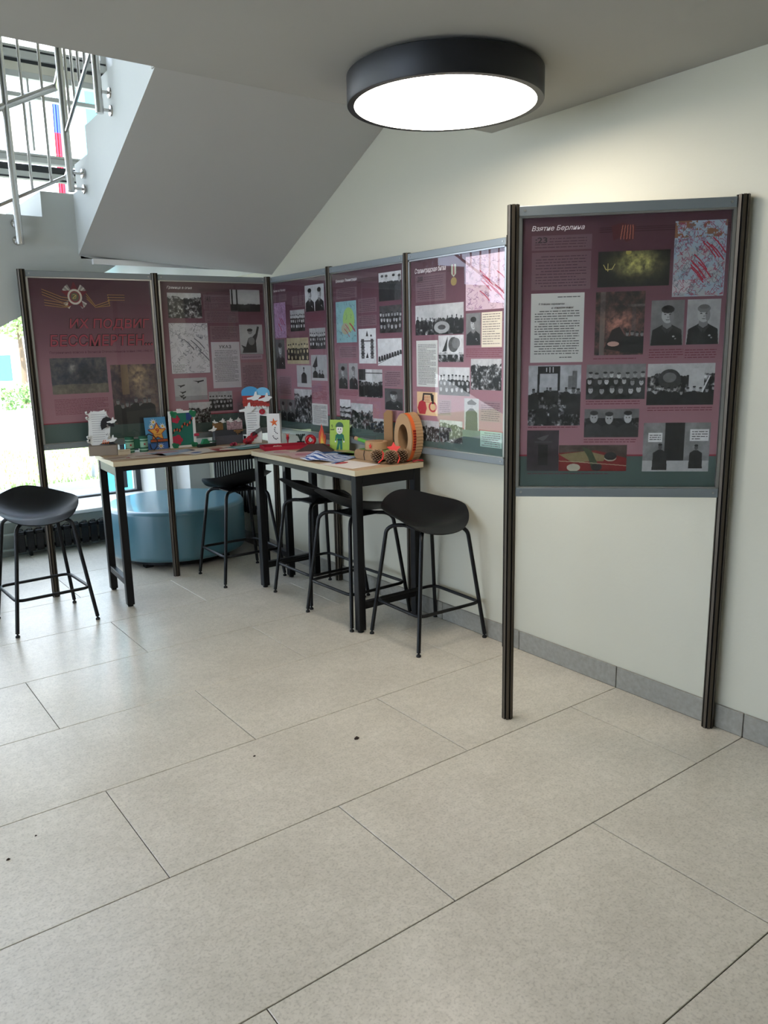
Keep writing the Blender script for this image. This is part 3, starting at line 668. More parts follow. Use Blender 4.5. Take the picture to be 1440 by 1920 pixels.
def profile_post(name, x, y, h, parent, r=.023):
    """fluted octagonal exhibition post"""
    n = 8; pts = []; mi = []
    for i in range(n):
        a = 2*PI*i/n
        for da, rr in ((-.25, 1), (.25, 1), (.30, .66), (.485, .66)):
            pts.append((x+r*rr*math.cos(a+da), y+r*rr*math.sin(a+da)))
    m = MB(); k = len(pts)
    m.v += [(p[0], p[1], 0) for p in pts]+[(p[0], p[1], h) for p in pts]
    for i in range(k):
        j = (i+1) % k; m.f.append((i, j, j+k, i+k)); m.m.append(1 if i % 4 in (1, 2, 3) else 0)
    m.f.append(tuple(range(k, 2*k))); m.m.append(1); m.f.append(tuple(reversed(range(k)))); m.m.append(1)
    return m.build(name, [M_POST, M_POSTD], parent)

def stand(label, A, B, key, posts, group='exhibition panels'):
    A = Vector(A); B = Vector(B); L = (B-A).length; rz = math.atan2(B[1]-A[1], B[0]-A[0])
    t = thing('display_stand', label, 'display panel', (A[0], A[1], 0), rz, group)
    for px_ in posts: profile_post('post', L*px_, 0, 2.035, t)
    e = .021
    MB().rbox((e, -.014, 1.993), (L-e, .014, 2.028), .003).build('top_rail', M_ALU, t)
    MB().rbox((e, -.014, .948), (L-e, .014, .983), .003).build('bottom_rail', M_ALU, t)
    for q in (e+.02, L-e-.02):
        for zz in (2.011, .966):
            c = MB(); c.tube([(q, -.0135, zz), (q, -.0165, zz)], .0045, 10); c.build('screw', M_CHROME, t)
    MB().box((.030, .002, .982), (L-.030, .010, 1.994)).build('backing_board', mat('grey board', '8b8f8d', .7), t)
    fr = MB()
    fr.box((e, -.010, .983), (.032, .001, 1.993)); fr.box((L-.032, -.010, .983), (L-e, .001, 1.993)); fr.box((e, -.010, .983), (L-e, .001, .988)); fr.box((e, -.010, 1.986), (L-e, .001, 1.993))
    fr.build('edge_trim', M_CHROME, t)
    # print
    a, txt = paint_poster(POST[key]); im = poster_image('print_'+key, a)
    pm = bpy.data.materials.new('poster print '+key); pm.use_nodes = True; b = pm.node_tree.nodes['Principled BSDF']
    ti = pm.node_tree.nodes.new('ShaderNodeTexImage'); ti.image = im; pm.node_tree.links.new(ti.outputs[0], b.inputs['Base Color']); b.inputs['Roughness'].default_value = .6
    x0, x1, z0, z1 = .035, L-.035, .985, 1.99; w_, h_ = x1-x0, z1-z0
    m = MB(); m.face([(x0, -.001, z0), (x1, -.001, z0), (x1, -.001, z1), (x0, -.001, z1)]); p = m.build('poster', pm, t)
    uvl = p.data.uv_layers.new(name='uv')
    for li, loop in enumerate(p.data.loops):
        v = p.data.vertices[loop.vertex_index].co; uvl.data[li].uv = ((v.x-x0)/w_, (v.z-z0)/h_)
    for k, u0, v0, u1, v1 in txt:
        u0 = max(u0, .012); O = (x0+u0*w_, -.0018, z1-v0*h_); W_ = (u1-u0)*w_; H_ = (v1-v0)*h_
        if k[0] == 'b': text_obj(k[1:], DARKINK, O, (1,0,0), (0,0,1), W_, H_, t, bold=.02)
        elif k[0] == 'T':
            # raised look: dark outline letters with a red face
            text_obj(k[2:], DARKINK, (O[0]-.003, -.0016, O[2]+.003), (1,0,0), (0,0,1), W_+.005, H_+.005, t, shear=.12, bold=.05)
            text_obj(k[2:], mat('faded red letter', '9c3b49', .6), (O[0]+.001, -.0026, O[2]-.001), (1,0,0), (0,0,1), W_, H_, t, shear=.12, bold=.012)
        elif len(k) > 40: text_obj(k[2:], mat('caption ink', '5b2b3b', .6), O, (1,0,0), (0,0,1), W_, H_, t, bold=.01)
        else: text_obj(k[2:], WHITEINK, O, (1,0,0), (0,0,1), W_, H_, t, shear=.25, bold=.006)
    if key == 'f':
        text_obj('К бойцам, сержантам', DARKINK, (x0+.085*w_, -.0018, z1-.305*h_), (1,0,0), (0,0,1), .13*w_, .010*h_, t, shear=.2, bold=.01)
        text_obj('и офицерам войск!', DARKINK, (x0+.15*w_, -.0018, z1-.319*h_), (1,0,0), (0,0,1), .11*w_, .010*h_, t, shear=.2, bold=.01)
    if key == 'b': text_obj('УКАЗ', DARKINK, (x0+.52*w_, -.0018, z1-.415*h_), (1,0,0), (0,0,1), .12*w_, .022*h_, t, bold=.02, spacing=1.2)
    MB().box((.033, -.0065, .988), (L-.033, -.0045, 1.987)).build('glass_pane', M_PANE, t)
    return t
P1, P2, P3 = (.505, 3.731), (1.298, 3.670), (2.09, 3.61)
R0, R1, R2, R3 = (2.11, 3.60), (2.11, 2.84), (2.11, 2.055), (2.11, 1.27)
stand('poster stand at the far left with a silver order and large red title', P1, P2, 'a', (0, 1))
stand('poster stand left of the corner with a white campaign map and a decree', P2, P3, 'b', (1,))
stand('narrow looking poster panel just right of the corner, behind the white starred card', R0, R1, 'c', (1,))
stand('poster panel against the wall with a pale green map, behind the cardboard tank', R1, R2, 'd', (1,))
stand('poster panel on the wall with a large reddish map and handwritten letter', R2, R3, 'e', (1,))
stand('free-standing poster stand nearest the viewer, on two tall posts', (1.538, .701), (2.107, .136), 'f', (0, 1), group='exhibition panels')

# ================================================================ tables
def make_table(name, label, A, B, D, top=.905, legs=True):
    """bar table: front edge from A to B (xy), depth D to the left of that direction"""
    A = Vector(A); B = Vector(B); L = (B-A).length; rz = math.atan2(B[1]-A[1], B[0]-A[0])
    t = thing('bar_table', label, 'table', (A[0], A[1], 0), rz, 'pale topped bar tables')
    m = MB(); m.rbox((0, 0, top-.030), (L, D, top), .0015, 0)
    tp = m.build('tabletop', [M_WOOD, M_WOODE], t)
    for i, p in enumerate(tp.data.polygons):
        if abs(p.normal.z) < .5: p.material_index = 1
    s = .045; zt = top-.030
    for x in (.012, L-.012-s):
        for y in (.012, D-.012-s):
            lm = MB(); lm.rbox((x, y, .012), (x+s, y+s, zt-.001), .003); lg = lm.build('leg', M_BLACK, t)
            ft = MB(); ft.lathe((x+s/2, y+s/2), [(.016, 0), (.017, .005), (.008, .008), (.008, .013)], 12); ft.build('levelling_foot', M_RUB, lg)
        MB().rbox((x+.006, .012+s, .13), (x+s-.006, D-.012-s, .17), .003).build('crossbar', M_BLACK, t)
        MB().rbox((x+.004, .012+s, zt-.062), (x+s-.004, D-.012-s, zt-.002), .003).build('apron', M_BLACK, t)
    for y in (.014, D-.014-.03):
        MB().rbox((.012+s, y, zt-.032), (L-.012-s, y+.028, zt-.002), .003).build('apron', M_BLACK, t)
    return t
make_table('bar_table', 'long black-legged table with pale top in front of the far left poster stands', (.775, 3.185), (1.935, 3.088), .49)
tb = make_table('bar_table', 'pale topped black table along the right wall with the cardboard tank on it', (1.615, 3.062), (1.615, 1.895), .465)

# ================================================================ bar stools
def make_stool():
    t = thing('bar_stool', 's', 'stool', (0, 0, 0), 0, 'black bar stools')
    # seat shell: local -y is the open front, +y the raised back
    m = MB(); n = 22; th = .006
    def P(u, v, off=0):
        # square to disc
        x = u*math.sqrt(max(0, 1-v*v/2)); y = v*math.sqrt(max(0, 1-u*u/2))
        X = x*.238; Y = y*.200*(1 if y < 0 else 1.0)
        back = max(0, (y+.25)/1.25)
        z = .630+.145*back**2.0*(1-.30*x*x)+.075*abs(x)**2.4*(1 if y > -.2 else max(.25, 1+(y+.2)*.9))-.022*max(0, -y-.55)/.45
        X *= 1+.04*back; Y += .030*back**2
        return (X, Y, z+off)
    top = [[P(-1+2*i/n, -1+2*j/n, 0) for i in range(n+1)] for j in range(n+1)]
    k = len(m.v); m.v += [p for r in top for p in r]; m.v += [(p[0]*.985, p[1]*.985, p[2]-th) for r in top for p in r]
    id0 = lambda i, j: k+j*(n+1)+i; Q = (n+1)**2
    for j in range(n):
        for i in range(n):
            q = (id0(i, j), id0(i+1, j), id0(i+1, j+1), id0(i, j+1)); m.f.append(q); m.m.append(0); m.f.append(tuple(Q+x for x in reversed(q))); m.m.append(0)
    ring = [id0(i, 0) for i in range(n)]+[id0(n, j) for j in range(n)]+[id0(n-i, n) for i in range(n)]+[id0(0, n-j) for j in range(n)]
    for a, b in zip(ring, ring[1:]+ring[:1]): m.f.append((a, b, Q+b, Q+a)); m.m.append(0)
    m.build('seat', M_BLKPL, t, 50)
    pl = MB(); pl.rbox((-.10, -.09, .606), (.10, .09, .618), .004); pl.build('seat_plate', M_BLACK, t)
    foot = .222; topc = .155; zt = .612
    for sx_ in (-1, 1):
        for sy in (-1, 1):
            path = [(sx_*.03, sy*.03, zt), (sx_*(topc-.045), sy*(topc-.05), zt)]
            for a in np.linspace(0, 1, 7):
                an = a*PI/2*.92
                path.append((sx_*(topc-.045+.045*math.sin(an)), sy*(topc-.05+.05*math.sin(an)), zt-.05*(1-math.cos(an))))
            path.append((sx_*foot, sy*(foot-.012), .022))
            lg = MB().tube(path, .0108, 10).build('leg', M_BLACK, t, 50)
            f = MB(); f.lathe((sx_*foot, sy*(foot-.012)), [(.001, 0), (.012, .001), (.013, .006), (.010, .012), (.005, .015), (.005, .024)], 12); f.build('foot_cap', M_RUB, lg, 40)
    # footrest ring
    zr = .20; r_ = .045; w = topc+(foot-topc)*(1-zr/.56)+.004; d = w-.008; pts = []
    for cx, cy, a0 in ((w-r_, d-r_, 0), (-w+r_, d-r_, PI/2), (-w+r_, -d+r_, PI), (w-r_, -d+r_, 1.5*PI)):
        for q in range(6): a = a0+q/5*PI/2; pts.append((cx+r_*math.cos(a), cy+r_*math.sin(a), zr))
    MB().tube(pts, .0092, 8, closed=True).build('footrest', M_BLACK, t, 50)
    return t
proto = make_stool()
stools = [(.345, 3.295, .04, 'black bar stool at the far left beside the window radiator'),
          (1.66, 3.385, PI-.02, 'black bar stool under the left table in front of the teal pouf'),
          (1.850, 2.655, PI/2, 'black bar stool pushed under the right table, the one farther from the viewer'),
          (1.815, 2.190, PI/2+.03, 'black bar stool under the right table, partly behind its front leg'),
          (1.895, 1.650, -.03, 'black bar stool at the open end of the right table, nearest the viewer')]
for i, (x, y, a, lab) in enumerate(stools):
    o = proto if i == 0 else copy_tree(proto)
    o.location = (x, y, 0); o.rotation_euler = (0, 0, a); o['label'] = lab

# ================================================================ poufs
def make_pouf(x, y, lab, r=.515):
    t = thing('pouf', lab, 'pouf', (x, y, 0), 0, 'round teal poufs')
    m = MB(); H = .425; c = .035; prof = [(.001, .052), (r-.05, .052)]
    for k in range(7): a = -PI/2+k/6*PI/2; prof.append((r-.045+.045*math.cos(a), .097+.045*math.sin(a)))
    for k in range(8): a = k/7*PI/2; prof.append((r-c+c*math.cos(a), H-c+c*math.sin(a)))
    prof += [(r*.6, H+.004), (.001, H+.006)]
    m.lathe((0, 0), prof, 64); b = m.build('upholstery', M_POUF, t, 50)
    s = MB(); s.tube([((r-.003)*math.cos(2*PI*k/64), (r-.003)*math.sin(2*PI*k/64), H-.028) for k in range(64)], .0035, 6, closed=True); s.build('piping', M_POUF, b, 50)
    MB().cyl((0, 0), r-.09, .02, .053, 40).build('plinth', M_BLACK, t)
    for k in range(4): a = k*PI/2+.6; MB().box((-.03+.40*math.cos(a), -.03+.40*math.sin(a), 0), (.03+.40*math.cos(a), .03+.40*math.sin(a), .022)).build('foot', M_BLACK, t)
    return t
make_pouf(1.560, 4.265, 'large round teal pouf behind the left table')
make_pouf(-.215, 4.400, 'round teal pouf cut by the left edge of the picture')

# ================================================================ radiators
t = thing('radiator', 'low black sectional radiator under the window sill', 'radiator', (0, 0, 0))
def section():
    m = MB(); m.rbox((-.028, 0, .035), (.028, .012, .185), .005)
    m.rbox((-.012, .012, .04), (.012, .060, .190), .004); m.tube([(-.036, .035, .055), (.036, .035, .055)], .014, 8); m.tube([(-.036, .035, .175), (.036, .035, .175)], .014, 8)
    m.rbox((-.030, -.004, .170), (.030, .06, .200), .008)
    m.tube([(-.018, .01, .200), (-.018, .01, .212), (-.012, .01, .217), (.012, .01, .217), (.018, .01, .212), (.018, .01, .200)], .0035, 6)
    return m.mesh('section', M_RAD, 40)
sm = section()
for k in range(13):
    o = bpy.data.objects.new('section', sm); COL.objects.link(o); o.parent = t; o.location = (.575+.069*k, 4.955, .002)
for zz in (.060, .178):
    MB().tube([(-.9, 5.0, zz), (.56, 5.0, zz)], .012, 10).build('pipe', mat('painted pipe', '9fa39d', .4), t, 40)
for x in (.64, 1.33): MB().box((x-.01, 4.96, 0), (x+.01, 5.0, .05)).build('foot', M_RAD, t)
t = thing('radiator', 'tall black slatted radiator on the right wall behind the corner of the posters', 'radiator', (WX, 4.35, 0))
for k in range(15):
    MB().rbox((-.060, -.36+.048*k, .27), (-.042, -.342+.048*k, .885), .004).build('slat', M_RAD, t)
for zz in (.29, .86): MB().rbox((-.042, -.37, zz-.02), (-.022, .34, zz+.02), .004).build('rail', M_RAD, t)
for yy in (-.3, .27):
    MB().box((-.022, yy-.015, .82), (-.001, yy+.015, .85)).build('bracket', M_RAD, t)
    MB().box((-.022, yy-.015, .30), (-.001, yy+.015, .33)).build('bracket', M_RAD, t)

# ================================================================ things on the left table
T = .905
def at(x, y, z=0): return (x, y, T+.0005+z)
RA = math.radians(-4.8)
# nine on a box
t = thing('number_nine_craft', 'black cardboard 9 on torn lined paper standing on a grey box', 'craft', at(.845, 3.575), -.35, 'handmade crafts')
MB().rbox((-.085, -.055, 0), (.085, .055, .062), .002).build('box', mat('grey brown card', '8a7d70', .85), t)
m = MB(); pts = []
for i in range(40):
    a = 2*PI*i/40; e = (abs(math.cos(a))**.5*math.copysign(1, math.cos(a)), abs(math.sin(a))**.5*math.copysign(1, math.sin(a)))
    pts.append((e[0]*.066*(1+.12*random.uniform(-1, 1)), .155+e[1]*.115*(1+.07*random.uniform(-1, 1))))
m.prism(pts, (-.012, .0, .01), (1,0,0), (0,0,1), (0, .006, 0)); pb = m.build('torn_paper', M_PAPER, t)
m = MB()
for q in range(13): m.box((-.055, -.0012, .085+.014*q), (.015+.02*random.random(), .0, .0865+.014*q))
m.build('written_lines', mat('grey ink', '55555c', .8), pb)
for q in range(9):
    m = MB(); x = random.choice((-.075, -.07, .045)); z = random.uniform(.05, .26)
    m.tube([(x, -.003, z), (x-.012, -.010, z+.004), (x-.014, -.016, z+.014), (x-.006, -.018, z+.016)], .005, 6); m.build('paper_curl', M_PAPER, pb, 50)
text_obj('9', M_INK, (-.004, -.018, .240), (1,0,0), (0,0,1), .082, .175, t, name='figure_nine', bold=.07)
m = MB(); n9 = [(-.012, .072), (.075, .075), (.060, .100), (.03, .085)]
m.prism([(-.02, .066), (.078, .066), (.06, .08), (.0, .078)], (0, -.026, 0), (1,0,0), (0,0,1), (0, .012, 0)); m.build('base_strip', M_INK, t)
m = MB(); 
for q in range(4): m.face([(-.004+.011*q, -.0275, .072), (.001+.011*q, -.0275, .072), (.012+.011*q, -.0275, .096), (.007+.011*q, -.0275, .096)])
m.build('orange_stripe', M_ORANGE, t)
dove = [(0, 0), (.018, .006), (.026, .028), (.034, .030), (.036, .012), (.052, .010), (.058, .004), (.048, -.002), (.038, -.014), (.016, -.018), (.004, -.012), (-.016, -.012), (-.018, -.004)]
def dove_part(parent, O, s=1., m_=None, flip=1, name='dove', U=(1,0,0)):
    m = MB(); m.prism([(x*s*flip, y*s) for x, y in dove], O, U, (0,0,1), tuple(-c*.0015 for c in Vector(U).cross(Vector((0,0,1)))*-1)); return m.build(name, m_ or M_PAPER, parent)
dove_part(t, (.050, -.030, .212), .8); dove_part(t, (.038, -.030, .098), .9)
# name tag card
c = MB(); c.prism([(0, 0), (.030, 0), (.006, .034)], (0, 0, 0), (0,1,0), (0,0,1), (.075, 0, 0)); o = c.build('name_card', mat('cream card', 'b9aa90', .8))
tag(o, 'small folded cream name card in front of the black 9', 'card', loc=at(.905, 3.475), rz=-.1)
for q, s_ in enumerate(('Волков Гриша', '5 "А"')):
    text_obj(s_, M_INK, (.008+.014*q, .0005+.006*q, .027-.010*q), (1,0,0), (0, .15, .98), .058-.03*q, .006, o)
# binoculars
t = thing('toy_binoculars', 'green paper binoculars with red stars and a black cord loop', 'craft', at(1.045, 3.535), RA, 'handmade crafts')
DG = mat('dark green paper', '1b5a42', .7); PG = mat('pale green paper', '8fb79c', .7)
for sx_ in (-.044, .044):
    b = MB().cyl((sx_, 0), .027, .0, .098, 24).build('barrel', PG, t, 40)
    for z0, z1 in ((.004, .012), (.022, .032), (.070, .078), (.086, .102)): MB().cyl((sx_, 0), .0285, z0, z1, 24).build('band', DG, b, 40)
    s_ = MB(); s_.prism([(x*.010, y*.010) for x, y in star()], (sx_, -.0268, .052), (1,0,0), (0,0,1), (0, -.0015, 0)); s_.build('star', mat('dark red paper', '8f1f2a', .7), b)
MB().rbox((-.02, -.012, .025), (.02, .012, .085), .003).build('bridge', DG, t)
MB().tube([(.05, -.02, .098), (.075, -.03, .115), (.105, -.03, .10), (.125, -.035, .07), (.120, -.04, .035), (.10, -.045, .012), (.08, -.045, .02), (.075, -.04, .05)], .0035, 8).build('cord', M_INK, t, 50)
# star card
t = thing('victory_star_card', 'blue card with a golden star, number 9 and daisies', 'card', at(1.205, 3.588), RA, 'handmade crafts')
TILT = Matrix.Rotation(-.16, 4, 'X')
def tilt_obj(o): o.matrix_local = TILT; return o
m = MB(); m.box((-.070, 0, 0), (.070, .003, .212)); cd = tilt_obj(m.build('card', mat('sky blue card', '4f93bd', .6), t))
m = MB(); m.box((-.07, -.0006, 0), (.07, 0, .045)); m.build('lower_band', mat('deep blue card', '2f62a8', .6), cd)
def flower(parent, x, z, r, y=-.0012, petal='e4e2da', core='d9b13a', n=9):
    m = MB()
    for k in range(n):
        a = 2*PI*k/n; m.prism([(math.cos(a)*r*.2-math.sin(a)*r*.16, math.sin(a)*r*.2+math.cos(a)*r*.16), (math.cos(a)*r, math.sin(a)*r), (math.cos(a)*r*.2+math.sin(a)*r*.16, math.sin(a)*r*.2-math.cos(a)*r*.16), (0, 0)], (x, y-.0002*k, z), (1,0,0), (0,0,1), (0, -.0006, 0))
    f = m.build('daisy', mat('petal '+petal, petal, .7), parent); c = MB(); c.prism(ell(0, 0, r*.28, r*.28, 10), (x, y-.0025, z), (1,0,0), (0,0,1), (0, -.001, 0)); c.build('centre', mat('core '+core, core, .7), f)
for fx, fz, fr_ in ((-.012, .180, .026), (.045, .150, .024), (.055, .135, .02), (-.028, .150, .022), (.020, .020, .024)): flower(cd, fx, fz, fr_)
m = MB(); m.prism([(x*.066, y*.066) for x, y in star(5, 1, .48)], (.006, -.0045, .112), (1,0,0), (0,0,1), (0, -.0015, 0)); m.build('star_border', mat('brick red ink', 'a5331f', .6), cd)
m = MB(); m.prism([(x*.055, y*.055) for x, y in star(5, 1, .48)], (.006, -.0062, .112), (1,0,0), (0,0,1), (0, -.0015, 0)); m.build('gold_star', mat('gold ink', 'e0a33a', .5), cd)
text_obj('9', mat('brick red ink', 'a5331f', .6), (-.006, -.0082, .138), (1,0,0), (0,0,1), .024, .032, cd, bold=.03)
text_obj('МАЯ', mat('brick red ink', 'a5331f', .6), (-.012, -.0082, .102), (1,0,0), (0,0,1), .036, .010, cd, bold=.01)
m = MB(); mm = []
for q in range(5): m.box((-.045, -.0095, .046+.0042*q), (.068, -.0085, .046+.0042*(q+1)), q % 2)
m.build('striped_ribbon', [M_INK, M_ORANGE], cd)
# green picture on a white frame
t = thing('framed_applique', 'green picture with red flowers and twisted ribbon in a white frame', 'craft', at(1.372, 3.560), RA, 'handmade crafts')
bd = MB().box((-.078, .002, .012), (.078, .006, .232)).build('backing', mat('teal green card', '1a6b5a', .7), t)
for a, b in (((-.090, -.004, 0), (-.072, .010, .244)), ((.072, -.004, 0), (.090, .010, .244)), ((-.072, -.004, .230), (.072, .010, .244)), ((-.072, -.004, 0), (.072, .010, .014))): MB().rbox(a, b, .002).build('frame_bar', M_PAPER, t)
MB().rbox((-.03, -.003, .244), (.0, .010, .258), .003).build('clip', M_PAPER, t); MB().rbox((-.005, -.003, .244), (.012, .010, .252), .002).build('clip', M_PAPER, t)
for fx, fz in ((-.062, .222), (.068, .222), (-.062, .012), (.066, .012)):
    m = MB()
    for dx, dz in ((0, 0), (.016, .006), (-.004, .012), (.010, -.012)): m.prism(ell(dx, dz, .015, .012, 10), (fx, -.0055, fz), (1,0,0), (0,0,1), (0, -.002, 0))
    m.build('corner_leaf', M_GREEN, t)
cr = mat('crimson card', 'b02a44', .7)
for fx, fz, r in ((-.042, .190, .028), (-.040, .052, .036)):
    m = MB()
    for k in range(5): a = 2*PI*k/5; m.prism(ell(math.cos(a)*r*.55, math.sin(a)*r*.55, r*.5, r*.45, 12), (fx, .0012-.0004*k, fz), (1,0,0), (0,0,1), (0, -.0012, 0))
    m.build('red_flower', cr, t)
MB().box((.03, .0005, .18), (.068, .0018, .228)).build('blue_patch', mat('navy card', '28407c', .7), t)
m = MB()
for k in range(16):
    u = k/15; x = -.070+.135*u; z = .100+.075*u+.012*math.sin(u*14); m.prism([(0, -.007), (.0092, -.004), (.0092, .012), (0, .009)], (x, -.001, z), (1,0,0), (0,0,1), (0, -.003, 0), mi=k % 2)
m.build('striped_ribbon', [M_INK, mat('ribbon orange', 'c45a3a', .7)], t)
MB().rbox((.074, -.014, .070), (.108, .0, .088), .004).build('red_tab', cr, t)
# small green boat-like box
t = thing('green_paper_tank', 'small dark green folded paper toy with a thin barrel', 'craft', at(1.505, 3.490), RA+.15, 'handmade crafts')
MB().rbox((-.065, -.02, 0), (.065, .02, .020), .004).build('hull', mat('very dark green', '10261f', .6), t)
m = MB(); m.prism([(-.03, 0), (.03, 0), (.012, .032), (-.012, .032)], (-.01, -.014, .020), (1,0,0), (0,0,1), (0, .028, 0)); m.build('turret', M_GREEN, t)
MB().tube([(.006, 0, .034), (.075, .005, .030)], .004, 8).build('barrel', DG, t)
# diorama
t = thing('memorial_diorama', 'dark grey stepped memorial model with white birds along the top', 'craft', at(1.680, 3.500), RA, 'handmade crafts')
dk = mat('charcoal card', '35373b', .8)
MB().rbox((-.100, .01, 0), (.100, .05, .100), .002).build('lower_wall', dk, t)
MB().rbox((-.105, .0, .0), (.10, .012, .060), .002).build('plinth', mat('slate card', '4a4a50', .8), t)
MB().rbox((-.100, .012, .100), (-.035, .048, .150), .002).build('brown_block', mat('ochre card', '7a5a35', .8), t)
MB().rbox((.035, .012, .075), (.100, .048, .120), .002).build('ochre_block', mat('ochre card', '7a5a35', .8), t)
p_ = MB(); p_.box((-.012, .002, .098), (.100, .006, .162)); p_.build('picture', mat('rosy print', '9a7f82', .7, noise=(90, .6)), t)
for q in range(3): MB().box((-.015-.015*q+.08, -.002-.004*q, .06+.012*q), (.06+.02*q, .004, .07+.012*q)).build('step', mat('ochre card', '7a5a35', .8), t)
for q in range(7): dove_part(t, (-.085+.028*q, -.002, .158+.006*(q % 2)), .55, flip=1 if q % 2 else -1)
dove_part(t, (-.135, -.01, .11), .8)
text_obj('1945', mat('grey ink', '55555c', .8), (-.09, -.0025, .045), (1,0,0), (0,0,1), .045, .012, t)
# paper carnations
for x, y, cl, lab in ((1.655, 3.385, 'c0506a', 'pink tissue paper flower lying before the dark memorial model'), (1.765, 3.395, '8f1b2c', 'dark red tissue paper carnation beside the brick red 1')):
    t = thing('paper_flower', lab, 'paper flower', at(x, y), .4, 'tissue paper flowers')
    m = MB()
    for k in range(26):
        a = random.random()*2*PI; e = random.random()*1.2; r = .026; d = Vector((math.cos(a)*math.cos(e), math.sin(a)*math.cos(e), math.sin(e)*.8)); s_ = d.orthogonal().normalized()*.009
        c_ = Vector((0, 0, .004)); m.face([tuple(c_-s_*.3), tuple(c_+d*r-s_), tuple(c_+d*r*1.05+s_*.2+Vector((0, 0, .002))), tuple(c_+d*r+s_), tuple(c_+s_*.3)])
    m.build('petals', mat('petal '+cl, cl, .8), t); MB().tube([(0, 0, .004), (-.04, -.02, .003), (-.07, -.03, .003)], .002, 6).build('stem', M_GREEN, t)
# brick red 1 with clouds and doves
t = thing('number_one_craft', 'tall number 1 of brick-red card with blue cloud top and white doves', 'craft', at(1.852, 3.425), -.62, 'handmade crafts')
bp_ = [(-.030, .0), (.060, .0), (.052, .30), (.078, .29), (.082, .36), (.060, .395), (-.060, .385), (-.085, .33), (-.060, .275), (-.040, .26)]
m = MB(); m.prism([(-.075, 0), (.03, 0), (.035, .07), (.02, .12), (.025, .19), (.09, .18), (.09, .25), (-.07, .26), (-.078, .2), (-.07, .10)], (0, 0, 0), (1,0,0), (0,0,1), (0, .018, 0)); m.build('white_paper_body', M_PAPER, t)
ml = MB()
for q in range(14): ml.box((-.06, -.0012, .03+.0155*q), (-.02+.04*random.random(), 0, .0322+.0155*q))
ml.build('written_lines', mat('grey ink', '55555c', .8), t)
br = mat('brick red card', 'a3362f', .8)
for r in range(4):
    for c_ in range(4):
        x0 = -.082+.046*c_-(.022 if r % 2 else 0); x1 = min(x0+.044, .098); x0 = max(x0, -.086)
        if x1-x0 > .008: MB().box((x0, -.005, .250+.021*r), (x1, .012, .2695+.021*r)).build('brick', br, t)
MB().box((-.086, -.003, .250), (.098, .012, .335)).build('brick_backing', mat('mortar dark', '5c2320', .9), t)
bl = mat('cloud blue', '3f8fbe', .7)
m = MB(); m.prism(ell(-.03, .345, .060, .042, 20, 0, PI)+[(-.09, .325), (.03, .325)], (0, -.006, 0), (1,0,0), (0,0,1), (0, .012, 0)); m.build('cloud', bl, t)
m = MB(); m.prism(ell(.055, .340, .048, .040, 20, 0, PI)+[(.007, .325), (.103, .325)], (0, -.010, 0), (1,0,0), (0,0,1), (0, .012, 0)); m.build('cloud', mat('cloud light blue', '6fb3d6', .7), t)
for x, z, s_, f in ((-.030, .315, 1.3, 1), (.045, .305, 1.3, 1), (-.085, .235, 1.5, 1)): dove_part(t, (x, -.014, z), s_, flip=f)
m = MB()
for k in range(26):
    x = -.075+.165*random.random(); m.tube([(x, -.004, .248+.006*random.random()), (x+.006, -.012, .244), (x+.010, -.008, .236)], .0035, 5)
m.build('paper_fringe', M_PAPER, t, 50)
for x, z, r in ((.045, .215, .024), (-.045, .03, .030), (-.02, .055, .028), (-.075, .015, .026)):
    m = MB()
    for k in range(10): a = 2*PI*k/10; m.prism(ell(math.cos(a)*r*.5, math.sin(a)*r*.5, r*.42, r*.3, 8), (x, -.006-.0006*k, z), (1,0,0), (0,0,1), (0, -.002, 0))
    m.build('red_rosette', M_RED, t)
m = MB()
for q in range(5): m.face([(-.03, -.0150-.0002*q, .045+.006*q), (.035, -.0150-.0002*q, .085+.006*q), (.035, -.0150-.0002*q, .089+.006*q), (-.03, -.0150-.0002*q, .049+.006*q)])
m.build('ribbon_stripe', M_INK, t)
# white starred card
t = thing('white_star_card', 'white standing card with an orange star and a trail of ladybirds', 'card', at(1.915, 3.290), -.68, 'handmade crafts')
MB().box((-.048, 0, 0), (.040, .003, .205)).build('card', mat('clean white card', 'e6e4df', .7), t)
MB().box((.0, 0, 0), (.003, .06, .205)).build('side_fold', M_PAPER, t).location = (.0375, .003, 0)
m = MB(); m.prism([(x*.030, y*.030) for x, y in star(5, 1, .38, PI/2+.12)], (.0, -.0022, .145), (1,0,0), (0,0,1), (0, .002, 0)); m.build('orange_star', M_ORANGE, t)
for q, (x, z) in enumerate(((.016, .110), (.012, .098), (.013, .086), (.020, .076), (.029, .070), (.000, .052), (.004, .042), (.012, .034), (.021, .031), (.030, .036))):
    m = MB(); m.prism(ell(0, 0, .0042, .0036, 8), (x-.01, -.002, z), (1,0,0), (0,0,1), (0, .0018, 0)); m.build('ladybird', M_INK, t)

# ================================================================ things on the right table
def on2(x, y, z=0): return (x, y, T+.0005+z)
t = thing('red_tray', 'shallow red felt tray with a small pale clay figure in it', 'craft', on2(1.830, 3.010), -.30, 'handmade crafts')
rf = mat('crimson felt', 'a3172f', .85)
MB().box((-.145, -.085, 0), (.145, .085, .005)).build('base', rf, t)
for a, b in (((-.145, -.085, .005), (.145, -.077, .024)), ((-.145, .077, .005), (.145, .085, .024)), ((-.145, -.077, .005), (-.137, .077, .024)), ((.137, -.077, .005), (.145, .077, .024))): MB().box(a, b).build('rim', rf, t)
m = MB()
for k in range(5): a = k*1.3; m.lathe((-.05+.018*math.cos(a), -.02+.014*math.sin(a)), [(.001, .006), (.014, .007), (.015, .014), (.008, .022), (.001, .024)], 10)
m.build('clay_figure', mat('pale pink clay', 'cfa09a', .7), t, 50)
t = thing('paper_tulip', 'small red paper tulip standing behind the red tray', 'paper flower', on2(1.985, 3.235), 0)
